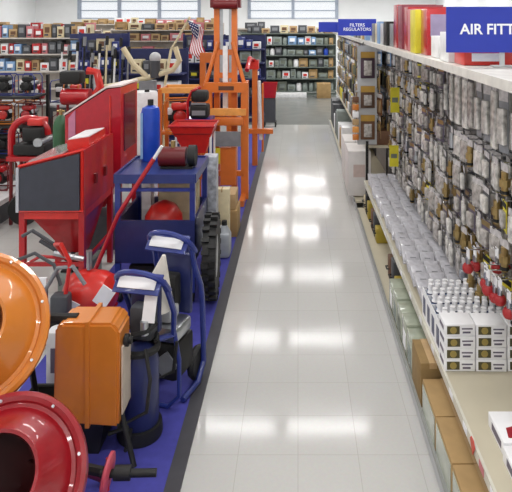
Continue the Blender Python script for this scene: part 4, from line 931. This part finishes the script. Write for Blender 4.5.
# row of long handled tools on a rack
t = thing('tool_rail', 'low wooden floor rack holding long handled tools behind the tall red cabinet', 'rack', (-3.2, 9.2, 0)); t.name = 'tool_stand'
for y in (9.075, 9.405): MB().bb(-3.75, -2.65, y-.025, y+.025, .85, .93).build('rail', DGR, t)
MB().bb(-3.75, -2.65, 9.05, 9.43, .06, .10).build('tray', DGR, t)
for x in (-3.73, -2.67):
    for y in (9.07, 9.40): MB().bb(x-.02, x+.02, y-.02, y+.02, 0, .93).build('post', DGR, t)
hc = [(WHT, 'white'), (BLK, 'black'), (CREAM, 'cream'), (BLK, 'black'), (WHT, 'white'), (BLUE, 'blue'), (BLK, 'black'), (STEEL, 'steel'), (BLK, 'black'), (CREAM, 'cream')]
for i in range(18):
    x = -3.68+i*.058; m, cn = hc[i % 10]; hgt = R.uniform(1.45, 1.85); lean = .06+R.uniform(-.012, .012); yy = 9.17+.12*(i % 2)
    t = thing('long_handled_tool', 'x', 'tool', (x, yy, .1))
    MB().tube([(x, yy, .102), (x+lean, yy+.02, hgt)], .015, 6).build('shaft', m, t)
    MB().tube([(x+lean, yy+.02, hgt), (x+lean*1.12, yy+.022, hgt+.14)], .026, 6).build('grip', BLK if m is not BLK else GREY, t)
    later(t, f'{cn} long handled tool', 'in the floor rack behind the tall red cabinet', 'tool', 'long handled tools', 'the barrel')
# white barrel and cream gantry pipe
t = thing('plastic_barrel', 'white plastic barrel standing behind the tall red cabinet', 'barrel', (-1.98, 7.6, 0))
MB().lathe([(.001, .012), (.17, .012), (.18, .05), (.185, .55), (.19, .58), (.185, .61), (.18, 1.25), (.16, 1.32), (.001, 1.32)], Matrix.Translation((-1.95, 7.6, 0)), 28).build('body', WHT, t)
MB().cyl((-1.9, 7.55, 1.32), (-1.9, 7.55, 1.35), .03).build('bung', BLK, t)
t = thing('pipe_bender', 'cream curved pipe arm machine rising behind the white barrel', 'machine', (-2.2, 8.4, 0))
MB().tube([(-2.75, 8.4, 1.28), (-2.45, 8.4, 1.33), (-2.1, 8.4, 1.42), (-1.75, 8.4, 1.53), (-1.66, 8.4, 1.66), (-1.72, 8.4, 1.85)], .04, 8).build('curved_arm', CREAM, t)
MB().tube([(-2.45, 8.4, 1.84), (-2.30, 8.4, 1.6), (-2.1, 8.4, 1.42)], .04, 8).build('brace_arm', CREAM, t)
MB().bb(-2.2, -2.0, 8.3, 8.5, .06, 1.38).build('pedestal', GREY, t); MB().bb(-2.35, -1.85, 8.15, 8.65, .012, .06).build('base_plate', DGR, t)
MB().ball((-2.0, 8.4, 1.70), .08).build('gear_dome', LTGR, t); MB().cyl((-2.0, 8.4, 1.42), (-2.0, 8.4, 1.66), .07).build('gear_neck', DGR, t)
# white display platform at the left edge
t = thing('display_platform', 'low white display platform with dark skirt beside the sandblast cabinet', 'platform', (-3.6, 6.2, 0))
MB().bb(-4.3, -3.2, 6.0, 7.3, .22, .27).build('platform_top', WHT, t); MB().bb(-4.26, -3.24, 6.05, 7.26, 0, .22).build('skirt', DGR, t)
k = 0
for px_, m, cn in ((-3.42, 'white', 0), (-3.62, 'red', 0), (-3.9, 'white', 0)):
    o = proto_or_copy(BX[m], loc=(px_, 6.4+.1*k, .271), rz=.1, sc=(.22, .25, .22+.1*k)); k += 1
    later(o, f'{m} printed carton', 'on the low white display platform', 'box', 'cartons on the platform', 'the cabinet')
for j in range(4):
    P, cn = [(ENG_R, 'red'), (ENG_K, 'white-tanked'), (ENG_R, 'red'), (ENG_O, 'orange-framed red')][j]
    o = proto_or_copy(P, loc=(-3.46-j*.38, 6.95+.05*(j % 2), .271), rz=R.uniform(-.2, .2), sc=.74)
    later(o, f'{cn} gas engine', 'on the low white display platform', 'engine', 'engines on the platform', 'the cabinet')

for o in [x for x in col.objects if '_o' in x]: del o['_o']
settle(); words_check()
# prototypes never placed
for P in (ENG_B,):
    if P.name not in USED:
        for ch in list(P.children): bpy.data.objects.remove(ch)
        bpy.data.objects.remove(P)
for n, (o, d) in PK.items():
    if o.name not in USED: bpy.data.objects.remove(o)
for b in list(BX.values())+[j[0] for j in JARS]:
    if b.name not in USED: bpy.data.objects.remove(b)

# ------------------------------------------------------------------ camera
cam = bpy.data.cameras.new('camera'); cam.sensor_width = 36; cam.sensor_fit = 'HORIZONTAL'; cam.lens = 36*600/512
cam.shift_x = -42/512; cam.shift_y = -224/512; cam.clip_start = .05; cam.clip_end = 100
co = bpy.data.objects.new('camera', cam); co.location = (0, 0, CAMZ); co.rotation_euler = (PI/2, 0, 0); col.objects.link(co)
sc = bpy.context.scene; sc.camera = co
sc.view_settings.view_transform = 'Standard'; sc.view_settings.look = 'None'; sc.view_settings.exposure = 0.12; sc.view_settings.gamma = 1; sc.view_settings.use_curve_mapping = False
